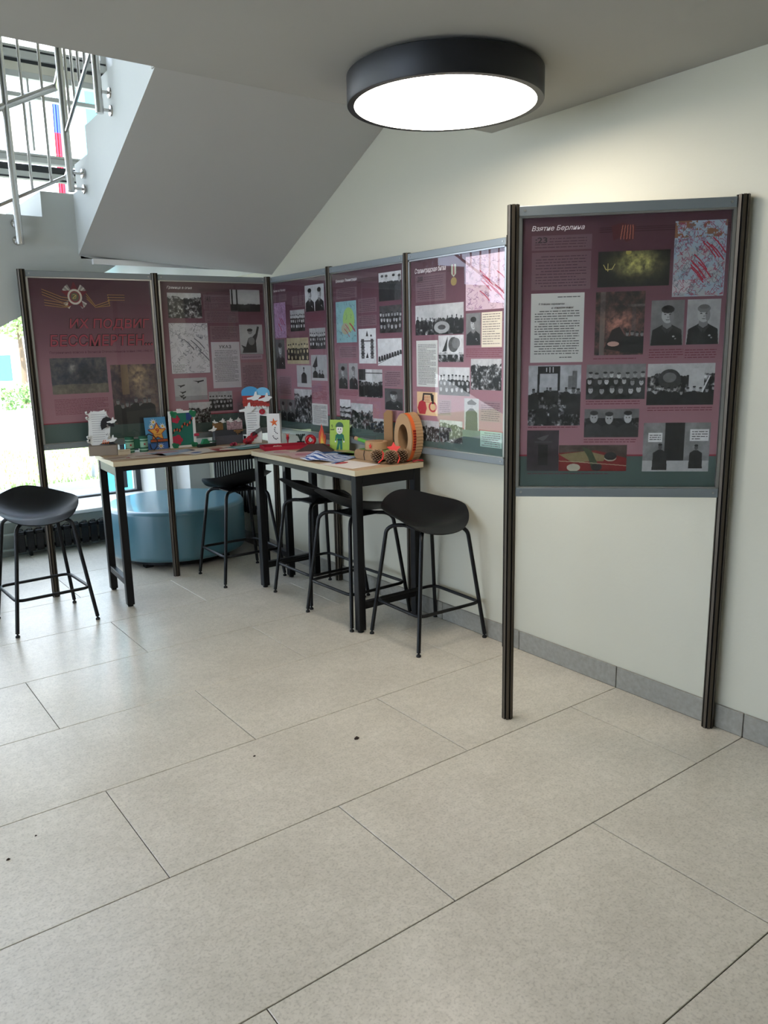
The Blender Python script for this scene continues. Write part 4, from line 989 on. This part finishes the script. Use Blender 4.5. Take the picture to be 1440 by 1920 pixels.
m = MB(); m.lathe((0, 0), [(.004, 0), (.006, .02), (.010, .035), (.010, .046)], 10); m.build('stem', rf, t, 40)
for a in (0, 2.1, 4.2): 
    m = MB(); c_, s_ = math.cos(a), math.sin(a); m.loft([[(c_*.004-s_*.006, s_*.004+c_*.006, .044), (c_*.008, s_*.008, .044), (c_*.004+s_*.006, s_*.004-c_*.006, .044)], [(c_*.012-s_*.001, s_*.012+c_*.001, .070), (c_*.014, s_*.014, .070), (c_*.012+s_*.001, s_*.012-c_*.001, .070)]]); m.build('petal', M_REDB, t)
t = thing('flower_pot_craft', 'tiny black pot holding five dark curled stems', 'craft', on2(2.02, 3.12), -.6)
MB().lathe((0, 0), [(.018, 0), (.026, .018), (.028, .020), (.001, .020)], 16).build('pot', M_INK, t, 40)
for k in range(5):
    a = -1+.5*k; MB().tube([(0, 0, .018), (.010*a, 0, .045), (.022*a, -.002, .068), (.028*a, -.002, .070), (.027*a, 0, .060)], .0035, 6).build('stem', mat('blackish green', '1c2a22', .7), t, 50)
t = thing('red_nine_figure', 'small glossy red number 9 figure between the black pot and the paper flame', 'craft', on2(2.03, 3.01), -PI/2+.9)
m = MB(); m.tube([(.026*math.cos(a), 0, .038+.024*math.sin(a)) for a in np.linspace(0, 2*PI, 21)[:-1]], .012, 10, closed=True); m.build('loop', mat('glossy red', 'b3121f', .25), t, 50)
MB().lathe((0, 0), [(.030, 0), (.030, .010), (.02, .014), (.001, .014)], 16).build('foot', mat('glossy red', 'b3121f', .25), t, 40)
for z in (.030, .052): m = MB(); m.prism(ell(0, 0, .005, .005, 10), (0, -.0125, z), (1,0,0), (0,0,1), (0, -.002, 0)); m.build('white_dot', M_PAPER, t)
o = MB(); o.loft([[(-.115, -.09, 0), (.12, -.05, 0), (.085, .10, 0)], [(-.05, -.015, .042), (.03, -.005, .046), (.03, .02, .044)]]); o = o.build('folded_card', M_KRAFTD); tag(o, 'dark brown folded cardboard triangle in front of the soldier card', 'cardboard', loc=on2(1.925, 2.755), rz=-.95)
o = MB(); o.box((-.01, -.004, 0), (.10, .010, .018)); o = o.build('felt_strip', rf); tag(o, 'rolled crimson felt strip behind the dark folded triangle', 'felt', loc=on2(2.045, 2.90), rz=-1.3)
# flame
t = thing('paper_flame', 'red and yellow paper flame standing against the wall', 'craft', on2(2.055, 2.905), -PI/2+.55)
fl_ = [(-.018, 0), (.018, 0), (.028, .040), (.026, .085), (.018, .070), (.010, .110), (-.002, .150), (-.010, .115), (-.022, .090), (-.026, .045)]
m = MB(); m.prism(fl_, (0, 0, 0), (1,0,0), (0,0,1), (0, .003, 0)); m.build('outer_flame', mat('flame red', 'c4452f', .7), t)
m = MB(); m.prism([(x*.66+.002, y*.72) for x, y in fl_], (0, -.0012, 0), (1,0,0), (0,0,1), (0, .0012, 0)); m.build('middle_flame', mat('flame orange', 'e0813a', .7), t)
m = MB(); m.prism([(x*.4, y*.45) for x, y in fl_], (0, -.0024, 0), (1,0,0), (0,0,1), (0, .0012, 0)); m.build('inner_flame', mat('flame yellow', 'e6c04a', .7), t)
# soldier card
t = thing('soldier_card', 'light green card with a drawn smiling figure in a green helmet', 'card', on2(2.035, 2.672), -PI/2+.62, 'handmade crafts')
TS = Matrix.Rotation(-.10, 4, 'X')
cd = MB().box((-.066, 0, 0), (.066, .003, .190)).build('card', M_LGREEN, t); cd.matrix_local = TS
def flat(parent, name, poly, y, m_): q = MB(); q.prism(poly, (0, y, 0), (1,0,0), (0,0,1), (0, -.0008, 0)); return q.build(name, m_, parent)
helm = mat('helmet green', '3c5a48', .7); uni = mat('uniform green', '1d6b55', .7)
flat(cd, 'uniform', [(-.030, .058), (-.026, .095), (-.012, .105), (.014, .105), (.028, .095), (.034, .058), (.026, .055), (.020, .082), (.018, .050), (.020, .004), (.006, .004), (.002, .045), (-.006, .004), (-.022, .002), (-.012, .050), (-.016, .082), (-.022, .056)], -.0003, uni)
flat(cd, 'hand', ell(-.027, .054, .005, .006, 8), -.0012, M_PAPER); flat(cd, 'hand', ell(.030, .054, .005, .006, 8), -.0012, M_PAPER); flat(cd, 'belt', [(-.015, .062), (.018, .062), (.018, .068), (-.015, .068)], -.0012, M_INK)
flat(cd, 'face', ell(.0, .128, .022, .028, 18), -.0012, mat('face paper', 'e2ded6', .7)); flat(cd, 'helmet', ell(.0, .150, .026, .026, 14, 0, PI)+[(-.028, .145), (.028, .145)], -.0022, helm)
for x in (-.008, .008): flat(cd, 'eye', ell(x, .132, .0032, .005, 8), -.0022, M_INK)
flat(cd, 'smile', [(-.010, .118), (-.004, .112), (.004, .112), (.010, .118), (.005, .115), (-.004, .115)], -.0022, M_INK)
text_obj('9', DARKINK, (-.056, -.0006, .160), (1,0,0), (0,0,1), .010, .022, cd); text_obj('МАЯ', DARKINK, (-.060, -.0006, .134), (1,0,0), (0,0,1), .024, .010, cd)
# crumpled blue and white sheet
n = 16; m = MB(); hh = {}
for j in range(n+1):
    for i in range(n+1):
        u, v = i/n-.5, j/n-.5; z = .004+.040*math.exp(-((u+.10)**2+(v-.25)**2)*26)+.012*abs(math.sin(u*9+v*5))*(.6+v)
        m.v.append((u*.24, v*.26, z))
for j in range(n):
    for i in range(n): k = j*(n+1)+i; m.f.append((k, k+1, k+n+2, k+n+1)); m.m.append(0)
sbl = mat('striped blue sheet', '5b7fb5', .7); tn = sbl.node_tree; N = tn.nodes; wv = N.new('ShaderNodeTexWave'); wv.inputs['Scale'].default_value = 12; wv.inputs['Distortion'].default_value = 6; wv.inputs['Detail'].default_value = 2
cr_ = N.new('ShaderNodeValToRGB'); cr_.color_ramp.elements[0].position = .42; cr_.color_ramp.elements[0].color = srgb('35599a'); cr_.color_ramp.elements[1].position = .55; cr_.color_ramp.elements[1].color = srgb('d5dcea')
tcn = N.new('ShaderNodeTexCoord'); tn.links.new(tcn.outputs['Object'], wv.inputs[0]); tn.links.new(wv.outputs['Fac'], cr_.inputs[0]); tn.links.new(cr_.outputs[0], N['Principled BSDF'].inputs['Base Color'])
o = m.build('crumpled_drawing', sbl, smooth=60); tag(o, 'crumpled blue and white striped sheet left of the cardboard tank', 'paper', loc=on2(1.765, 2.37), rz=.5)
# cardboard tank
t = thing('cardboard_tank', 'kraft cardboard toy tank with round turret and green paper gun barrel', 'toy tank', on2(1.955, 2.165), -PI/2, 'handmade crafts')   # local -x points away from the viewer (toward +y)
MB().rbox((-.115, -.050, .012), (.115, .050, .052), .004).build('hull', M_KRAFT, t)
MB().rbox((-.105, -.048, .0525), (.110, .048, .058), .002).build('deck', mat('olive green card', '5f8a45', .7), t)
for sy in (-1, 1):
    path = [(-.125+.0, .024), ]; m = MB(); pr = []
    for k in range(9): a = PI/2+k/8*PI; pr.append((-.100+.026*math.cos(a), .027+.026*math.sin(a)))
    for k in range(9): a = -PI/2+k/8*PI; pr.append((.100+.026*math.cos(a), .027+.026*math.sin(a)))
    m.prism(pr, (0, sy*.051-(.0 if sy > 0 else .018), 0), (1,0,0), (0,0,1), (0, .018, 0)); tr = m.build('track', M_KRAFT, t, 30)
    for q in range(14): MB().box((-.105+.016*q, sy*.051-(.0 if sy > 0 else .019), .0525), (-.098+.016*q, sy*.051+(.019 if sy > 0 else .0), .0555)).build('tread', mat('light kraft', 'b08c66', .85), tr)
MB().tube([(-.02, -.0705, .0), (-.028, -.0712, .03), (-.02, -.071, .056)], .002, 5).build('cord', M_INK, t)
m = MB(); m.lathe((.0, .0), [(.062, .060), (.066, .062), (.066, .102), (.062, .106), (.001, .106)], 20); m.build('turret', mat('light kraft', 'b08c66', .85, noise=(40, .1)), t, 30)
MB().lathe((.01, .0), [(.034, .1062), (.034, .111), (.001, .111)], 18).build('hatch', M_KRAFT, t, 30)
MB().tube([(-.060, .002, .085), (-.080, .003, .088)], .016, 14).build('mantlet', M_KRAFT, t, 30)
MB().tube([(-.078, .003, .088), (-.185, .008, .100)], .0105, 14).build('barrel', mat('grass green paper', '5da33a', .6), t, 40)
MB().tube([(-.185, .008, .100), (-.222, .010, .104)], [.011, .012], 14).build('muzzle', mat('light kraft', 'b08c66', .85), t, 40)
MB().tube([(-.222, .010, .104), (-.236, .0105, .1055)], .010, 14).build('muzzle_ring', M_INK, t, 40)
m = MB(); m.prism([(x*.016, y*.016) for x, y in star()], (.03, -.067, .084), (1,0,0), (0,0,1), (0, .003, 0)); m.build('red_star', M_REDB, t)
# upright cardboard piece
o = MB(); o.rbox((-.030, 0, 0), (.030, .010, .250), .002); o.prism([(-.030, .25), (.030, .25), (.026, .268), (-.006, .272)], (0, 0, 0), (1,0,0), (0,0,1), (0, .010, 0)); o = o.build('cardboard_upright', mat('tan kraft', '94714c', .85)); tag(o, 'plain tan cardboard upright standing behind the turret, against the wall', 'cardboard', loc=on2(2.070, 2.205), rz=-PI/2+.35)
# ribbed cardboard ring
t = thing('ribbed_cardboard_ring', 'tall oval ring of corrugated cardboard with an orange lettered strip', 'craft', on2(2.040, 1.974), .08, 'handmade crafts')
W_ = .088; ry, rz_ = .072, .135
def ringpts(sc, n=72, rib=0): return [(math.cos(2*PI*i/n)*ry*sc*(1+rib*(i % 2)), rz_+math.sin(2*PI*i/n)*rz_*sc*(1+rib*(i % 2))) for i in range(n)]
def ring_part(name, x0, x1, so, si_, m_, rib=0, n=72):
    m = MB(); o_, i_ = ringpts(so, n, rib), ringpts(si_, n)
    k = len(m.v); 
    for x in (x0, x1):
        m.v += [(x, p[0], p[1]) for p in o_]+[(x, p[0], p[1]) for p in i_]
    for i in range(n):
        j = (i+1) % n
        for q in ((i, j, j+2*n, i+2*n), (n+i, n+j, 3*n+j, 3*n+i), (i, j, n+j, n+i), (2*n+i, 2*n+j, 3*n+j, 3*n+i)): m.f.append(q); m.m.append(0)
    return m.build(name, m_, t)
ring_part('face_ring', -.044, -.036, 1.0, .56, mat('tan kraft light', 'a88560', .85))
ring_part('inner_band', -.036, .044, .62, .56, M_KRAFT)
ring_part('orange_strip', -.036, -.010, 1.002, .95, M_ORANGE)
ring_part('corrugated_rim', -.010, .044, .99, .93, mat('corrugated card', 'b2916b', .85), .03, 92)
m = MB()
for q in range(7):
    a = -.62-.11*q+.25; a = -PI/2+(-.55+.0)-0; 
for q in range(8):
    a = PI-.30+.11*q; y_, z_ = math.cos(a)*ry*1.012, rz_+math.sin(a)*rz_*1.012
    for e in range(2):
        ox = -.030+.011*e; m.box((ox, -.004, -.005), (ox+.006, .004, .005), 0, Matrix.Translation((0, y_, z_)))
m.build('strip_lettering', mat('deep red paint', '8f1c16', .7), t)
# pine cones with red star
def cone(x, y, lab, r=.040, rz=0):
    t = thing('pine_cone', lab, 'pine cone', on2(x, y), rz, 'pine cones'); L_ = .052
    core = MB(); core.lathe((0, 0), [(.001, .004), (r*.55, .014), (r*.6, .03), (r*.45, .055), (.001, .068)], 14); core.build('core', mat('cone core', '3b2a1d', .9), t, 40)
    sc_ = MB()
    for k in range(90):
        v = (k+.5)/90; ph = k*2.39996; zz = .006+.064*v; rr = r*(1-.15*v)*math.sqrt(max(.05, 1-(2*v-1)**2*.78))
        d = Vector((math.cos(ph), math.sin(ph), .35)).normalized(); s_ = Vector((-math.sin(ph), math.cos(ph), 0))*.0062; b_ = Vector((0, 0, zz)); e_ = b_+d*rr; u_ = Vector((0, 0, .0022))
        sc_.loft([[tuple(b_+d*rr*.35-s_*.5), tuple(b_+d*rr*.35+s_*.5), tuple(b_+d*rr*.35+u_)], [tuple(e_-s_), tuple(e_+s_), tuple(e_+u_*1.2)]], mi=0)
        sc_.loft([[tuple(e_-s_*1.02), tuple(e_+s_*1.02), tuple(e_+u_*1.3)], [tuple(e_+d*.004-s_*.8), tuple(e_+d*.004+s_*.8), tuple(e_+d*.004+u_*1.3)]], mi=1)
    o = sc_.build('scales', [mat('cone scale', '7b5b40', .85), mat('cone tip', 'b3997a', .85)], t); o['kind'] = 'stuff'
    return t
for (x, y, l_, r_) in ((1.855, 2.022, 'open pine cone at the front corner of the right table, leftmost of the cones', 0), (1.893, 1.948, 'open pine cone in the middle of the cones under the red star', 1), (1.962, 1.940, 'open pine cone rightmost, beside the striped red ribbon', 2)):
    c = cone(x, y, l_, rz=r_)
    lp = MB(); lp.tube([(-.02, -.036, .01), (0, -.048, .03), (.012, -.042, .055), (.02, -.02, .07)], .004, 6); lp.build('red_ribbon', M_REDB, c, 40)
t = thing('red_felt_star', 'red felt star lying on top of the pine cones', 'star', on2(1.925, 1.962, .070), 0)
m = MB(); m.prism([(x*.040, y*.040) for x, y in star(5, 1, .5)], (0, 0, .010), (.83, -.55, 0), (.20, .30, .93), (.003, .004, .001)); m.build('star', mat('coral red felt', 'e0433f', .7), t)
o = MB()
for q in range(4): o.tube([(-.03, -.006+.004*q, .004+.003*q), (0, .002*q-.006, .012), (.035, -.004+.005*q, .006+.002*q)], .003, 6, mi=q % 2)
o = o.build('twisted_ribbon', [mat('ribbon red', 'a3202a', .6), M_INK], smooth=50); tag(o, 'red and black twisted ribbon end at the right corner of the table', 'ribbon', loc=on2(2.050, 1.912), rz=-.3)

# sheets of paper and drawings lying on both tables
def sheet(x, y, w_, h_, rz, col, lab, marks=(), z=0.0):
    t = thing('drawing_sheet', lab, 'paper', at(x, y, z), rz, 'drawings lying on the tables')
    MB().box((-w_/2, -h_/2, 0), (w_/2, h_/2, .0012)).build('sheet', mat('sheet '+col, col, .75), t)
    for mx, my, mw, mh, mc in marks:
        e = MB(); e.prism([(mx*w_+a*mw*w_*(.8+.3*random.random()), my*h_+b*mh*h_*(.8+.3*random.random())) for a, b in ell(0, 0, .5, .5, 9)], (0, 0, .0013), (1,0,0), (0,1,0), (0, 0, .0004)); e.build('painted_patch', mat('patch '+mc, mc, .75), t)
    return t
sheet(.875, 3.330, .20, .14, .1, 'b8aa9c', 'beige drawing with brown strokes at the left end of the left table', ((-.1, .1, .6, .3, '8e6f60'), (.2, -.2, .3, .25, 'a0474a')))
sheet(1.02, 3.285, .21, .15, -.15, 'c2b4a6', 'cream sheet overlapping the beige drawing, below the green binoculars', ((0, .1, .7, .2, '94655a'),), .0018)
sheet(1.215, 3.330, .29, .20, .12, '9fb0c2', 'pale blue landscape drawing in front of the blue star card', ((-.1, .2, .6, .3, 'b98a92'), (.1, -.2, .5, .2, '7b93b8')), .0018)
sheet(1.075, 3.420, .25, .17, -.3, 'c9b8b4', 'pinkish sheet lying under the green binoculars', ((.1, 0, .5, .4, 'b88a88'),))
sheet(1.345, 3.235, .24, .15, .35, 'd0cbc4', 'whitish sheet with a small blue drawing in the middle of the left table', ((-.2, -.1, .35, .4, '5a6f9c'),), .0036)
sheet(1.470, 3.330, .28, .19, -.12, 'cbbcb0', 'cream sheet below the dark green paper toy', ((.1, .1, .4, .4, 'a87f6c'), (-.2, -.1, .3, .3, '46463c')), .0018)
sheet(1.560, 3.215, .25, .14, .05, '8e3b3b', 'dark red bordered card at the front edge of the left table', ((0, 0, .85, .7, 'd2c6bb'),), .0054)
sheet(1.690, 3.215, .26, .17, .15, '5f8f93', 'teal and white seascape drawing near the table corner', ((0, .15, .9, .25, 'c9d5da'), (-.1, -.2, .6, .2, '3f6f5c')), .0072)
sheet(1.790, 3.250, .26, .18, -.35, 'c9ccd2', 'white and violet sheet between the red tray and the left table', ((0, .1, .6, .4, '8d86b5'), (.1, -.2, .4, .2, '5f8f93')), .0018)
sheet(1.725, 2.820, .19, .27, .25, 'cdbdb2', 'cream sheet on the right table just before the red tray', ((0, .1, .5, .5, 'c28c94'),))
sheet(1.760, 2.640, .20, .26, -.3, 'c9a9a8', 'pink drawing on the right table below the dark triangle', ((0, 0, .7, .5, 'b77a86'),), .0018)
sheet(1.880, 2.540, .22, .28, .15, '23477a', 'dark blue picture half under the crumpled striped sheet', ((0, 0, .5, .3, 'd5dcea'),))
sheet(1.730, 2.110, .20, .28, .12, 'ddd5cf', 'white sheet with a red and blue drawing at the near end of the right table', ((0, .25, .5, .2, 'b4373c'), (-.1, .35, .3, .15, '3f5fa0')))
sheet(1.955, 2.950, .14, .20, .2, 'c8b19a', 'tan sheet behind the red tray near the wall')
sheet(2.00, 2.46, .13, .2, .1, '7d9a52', 'green card under the gun barrel of the cardboard tank')

# small litter on the floor
for x, y, s_, lab in ((.939, .948, 1.5, 'dark dry leaf scrap on the tile in the middle of the floor'), (.552, 1.082, .7, 'tiny dark crumb on the floor left of the leaf scrap'), (-.345, .995, .8, 'thin grey scrap near the left edge of the floor'), (-.246, 1.072, .5, 'tiny dark crumb beside the thin grey scrap')):
    m = MB(); m.loft([[(-.008*s_, -.002*s_, 0), (0, -.006*s_, 0), (.009*s_, -.001*s_, 0), (.004*s_, .006*s_, 0), (-.005*s_, .005*s_, 0)], [(-.006*s_, -.001, .003*s_), (0, -.004*s_, .004*s_), (.006*s_, 0, .003*s_), (.003*s_, .004*s_, .005*s_), (-.003*s_, .003*s_, .004*s_)]])
    o = m.build('floor_scrap', mat('dry leaf', '2a1d16', .9)); tag(o, lab, 'scrap', loc=(x, y, .0003), group='scraps on the floor')

# ================================================================ outdoors
lawn = mat('sunlit lawn', 'a3b07c', .9, noise=(3.2, .2), bump=(40, .4)); pave = mat('pale paving', 'cfccc6', .9, noise=(.5, .05))
o = MB().box((-60, 5.8, -.6), (90, 120, -.25)).build('ground', pave); o['kind'] = 'structure'; o.name = 'ground'
o = MB().box((-40, 5.8, -.25), (60, 8.45, -.10)).build('paved_strip', pave); o['kind'] = 'structure'
o = MB().box((-40, 8.45, -.25), (60, 8.62, -.02)).build('kerb', mat('kerb concrete', 'a9a7a2', .9)); o['kind'] = 'structure'
o = MB().box((-40, 8.62, -.25), (60, 13.2, -.06)).build('lawn_base', lawn); o['kind'] = 'structure'
g = MB(); rnd = random.Random(3)
for k in range(9000):
    x = rnd.uniform(-1.5, 8); y = rnd.uniform(8.66, 13.1); a = rnd.random()*PI; s_ = .012; h_ = rnd.uniform(.03, .09)
    dx, dy = math.cos(a)*s_, math.sin(a)*s_; g.v += [(x-dx, y-dy, -.06), (x+dx, y+dy, -.06), (x+rnd.uniform(-.03, .03), y+rnd.uniform(-.03, .03), -.06+h_)]; k3 = len(g.v); g.f.append((k3-3, k3-2, k3-1)); g.m.append(0)
o = g.build('grass', leaf_material('grass blades', '87a05c', 'b3c288')); tag(o, 'short bright green grass on the lawn outside the window', 'grass'); o['kind'] = 'stuff'
def foliage(name, lab, cat, x, y, z0, rx, ry, rz_, n, c0, c1, trunk=0, group=None, leaf=.12):
    t = thing(name, lab, cat, (x, y, -.25), 0, group); m = MB(); r = random.Random(int(x*10)+7)
    for k in range(n):
        d = Vector((r.gauss(0, 1), r.gauss(0, 1), r.gauss(0, 1))).normalized()*(r.random()**.4); c = Vector((d.x*rx, d.y*ry, z0+rz_+d.z*rz_))
        u = Vector((r.gauss(0, 1), r.gauss(0, 1), r.gauss(0, 1))).normalized()*leaf; v = u.orthogonal().normalized()*leaf*.6
        m.face([tuple(c-u), tuple(c+v), tuple(c+u), tuple(c-v)])
    m.build('foliage', leaf_material('leaves '+c0, c0, c1), t)
    if trunk: MB().tube([(0, 0, .0), (.05, 0, z0*.6), (0, .05, z0+rz_)], [.12*trunk, .10*trunk, .05*trunk], 10).build('trunk', mat('bark', '6b5a48', .9), t, 50)
    else: MB().tube([(0, 0, 0), (0, 0, z0+rz_*.7)], .03, 6).build('stem', mat('bark', '6b5a48', .9), t)
    return t
foliage('hedge', 'long low clipped green hedge beyond the white paving', 'hedge', 6.5, 27, 0, 5.5, .6, .45, 1800, '5b8040', '9cbf70', leaf=.09)
for k, (x, y, z0, rx, lab) in enumerate(((6.2, 30, 2.4, 1.6, 'leafy tree seen through the lower window just left of the first poster post'), (2.0, 33, 2.2, 2.2, 'leafy tree outside toward the left picture edge'))):
    foliage('tree', lab, 'tree', x, y, z0, rx, rx, 1.1, 900, '7fa05a', 'b9cf8e', 1, 'trees outside', .14)
t = thing('fence', 'light metal fence of thin vertical bars beyond the trees', 'fence', (0, 44, -.25))
for zz in (.4, 3.6): MB().box((-4, -.02, zz), (18, .02, zz+.06)).build('rail', mat('fence grey', '9b9da0', .6), t)
fb = MB().box((-.03, -.02, 0), (.03, .02, 4.0)).mesh('bar', mat('fence grey', '9b9da0', .6))
for k in range(56): o = bpy.data.objects.new('bar', fb); COL.objects.link(o); o.parent = t; o.location = (-4+.4*k, -.045, 0)
t = thing('apartment_building', 'long white apartment building with rows of windows beyond the fence', 'building', (0, 60, -.25))
MB().box((-30, 0, 0), (60, 12, 30)).build('facade', mat('white facade', 'e4e2dc', .9), t)
wm = MB().box((-.8, -.06, -.75), (.8, .02, .75)).mesh('window', mat('far window glass', '8f9aa5', .3))
for i in range(16):
    for j in range(9):
        o = bpy.data.objects.new('window', wm); COL.objects.link(o); o.parent = t; o.location = (-10+3.6*i, 0, 2.5+3.1*j)
# flag
t = thing('flag', 'white, blue and red striped flag hanging from a thin pole outside', 'flag', (2.245, 9.0, -.06))
MB().tube([(.10, .05, 0), (.10, .05, 5.2)], .025, 10).build('pole', mat('pole grey', '8e9096', .4), t, 40)
for q, (z0, z1, cl) in enumerate(((4.52, 4.75, 'dfe3ea'), (4.20, 4.52, '4a62c8'), (3.42, 4.20, 'd2324a'))):
    m = MB(); n_ = 8; rings = []
    fr_ = [[(-.0+(.075 if z < 4.6 else .02)*i/n_+.02*(z-3.4), .02*math.sin(i*1.9), z) for i in range(n_+1)] for z in (z0, z1)]
    for i in range(n_): m.face([fr_[0][i], fr_[0][i+1], fr_[1][i+1], fr_[1][i]]); m.face([tuple(Vector(p)+Vector((0, .004, 0))) for p in (fr_[0][i], fr_[1][i], fr_[1][i+1], fr_[0][i+1])])
    m.build('stripe', mat('flag '+cl, cl, .8), t)
bl2 = mat('turquoise panel', '4fc3dc', .5)
o = MB().rbox((-.16, -.02, 0), (.16, .02, 1.15), .01).build('turquoise_board', bl2); tag(o, 'turquoise board standing outside beside the window frame', 'board', loc=(1.915, 6.75, -.10))
t = thing('play_post', 'grey rounded metal post end beside the turquoise board', 'post', (2.13, 6.75, -.10))
MB().tube([(-.045, 0, 0), (-.045, 0, .5), (-.03, 0, .56), (0, 0, .58), (.03, 0, .56), (.045, 0, .5), (.045, 0, 0)], .014, 8).build('hoop', mat('grey metal', '8e9296', .4), t, 40)
t = thing('turquoise_kiosk', 'tall turquoise panelled kiosk seen past the upper stair', 'kiosk', (4.62, 14.5, -.06))
MB().box((-.30, -.3, 0), (.30, .3, 6.5)).build('panel', bl2, t); MB().box((-.34, -.36, 6.5), (.34, .36, 6.6)).build('cap', mat('kiosk cap', '5b7480', .5), t); MB().box((-.02, -.32, 0), (.02, -.30, 5.7)).build('joint', mat('kiosk cap', '5b7480', .5), t)
t = thing('road_sign', 'small blue sign on a pole beyond the paving', 'sign', (4.55, 26, -.25))
MB().tube([(0, 0, 0), (0, 0, 2.4)], .04, 8).build('pole', mat('pole grey', '8e9096', .4), t); MB().rbox((-.45, -.05, 1.0), (.45, -.02, 1.8), .02).build('sign_face', mat('sign blue', '3fb0d0', .5), t)
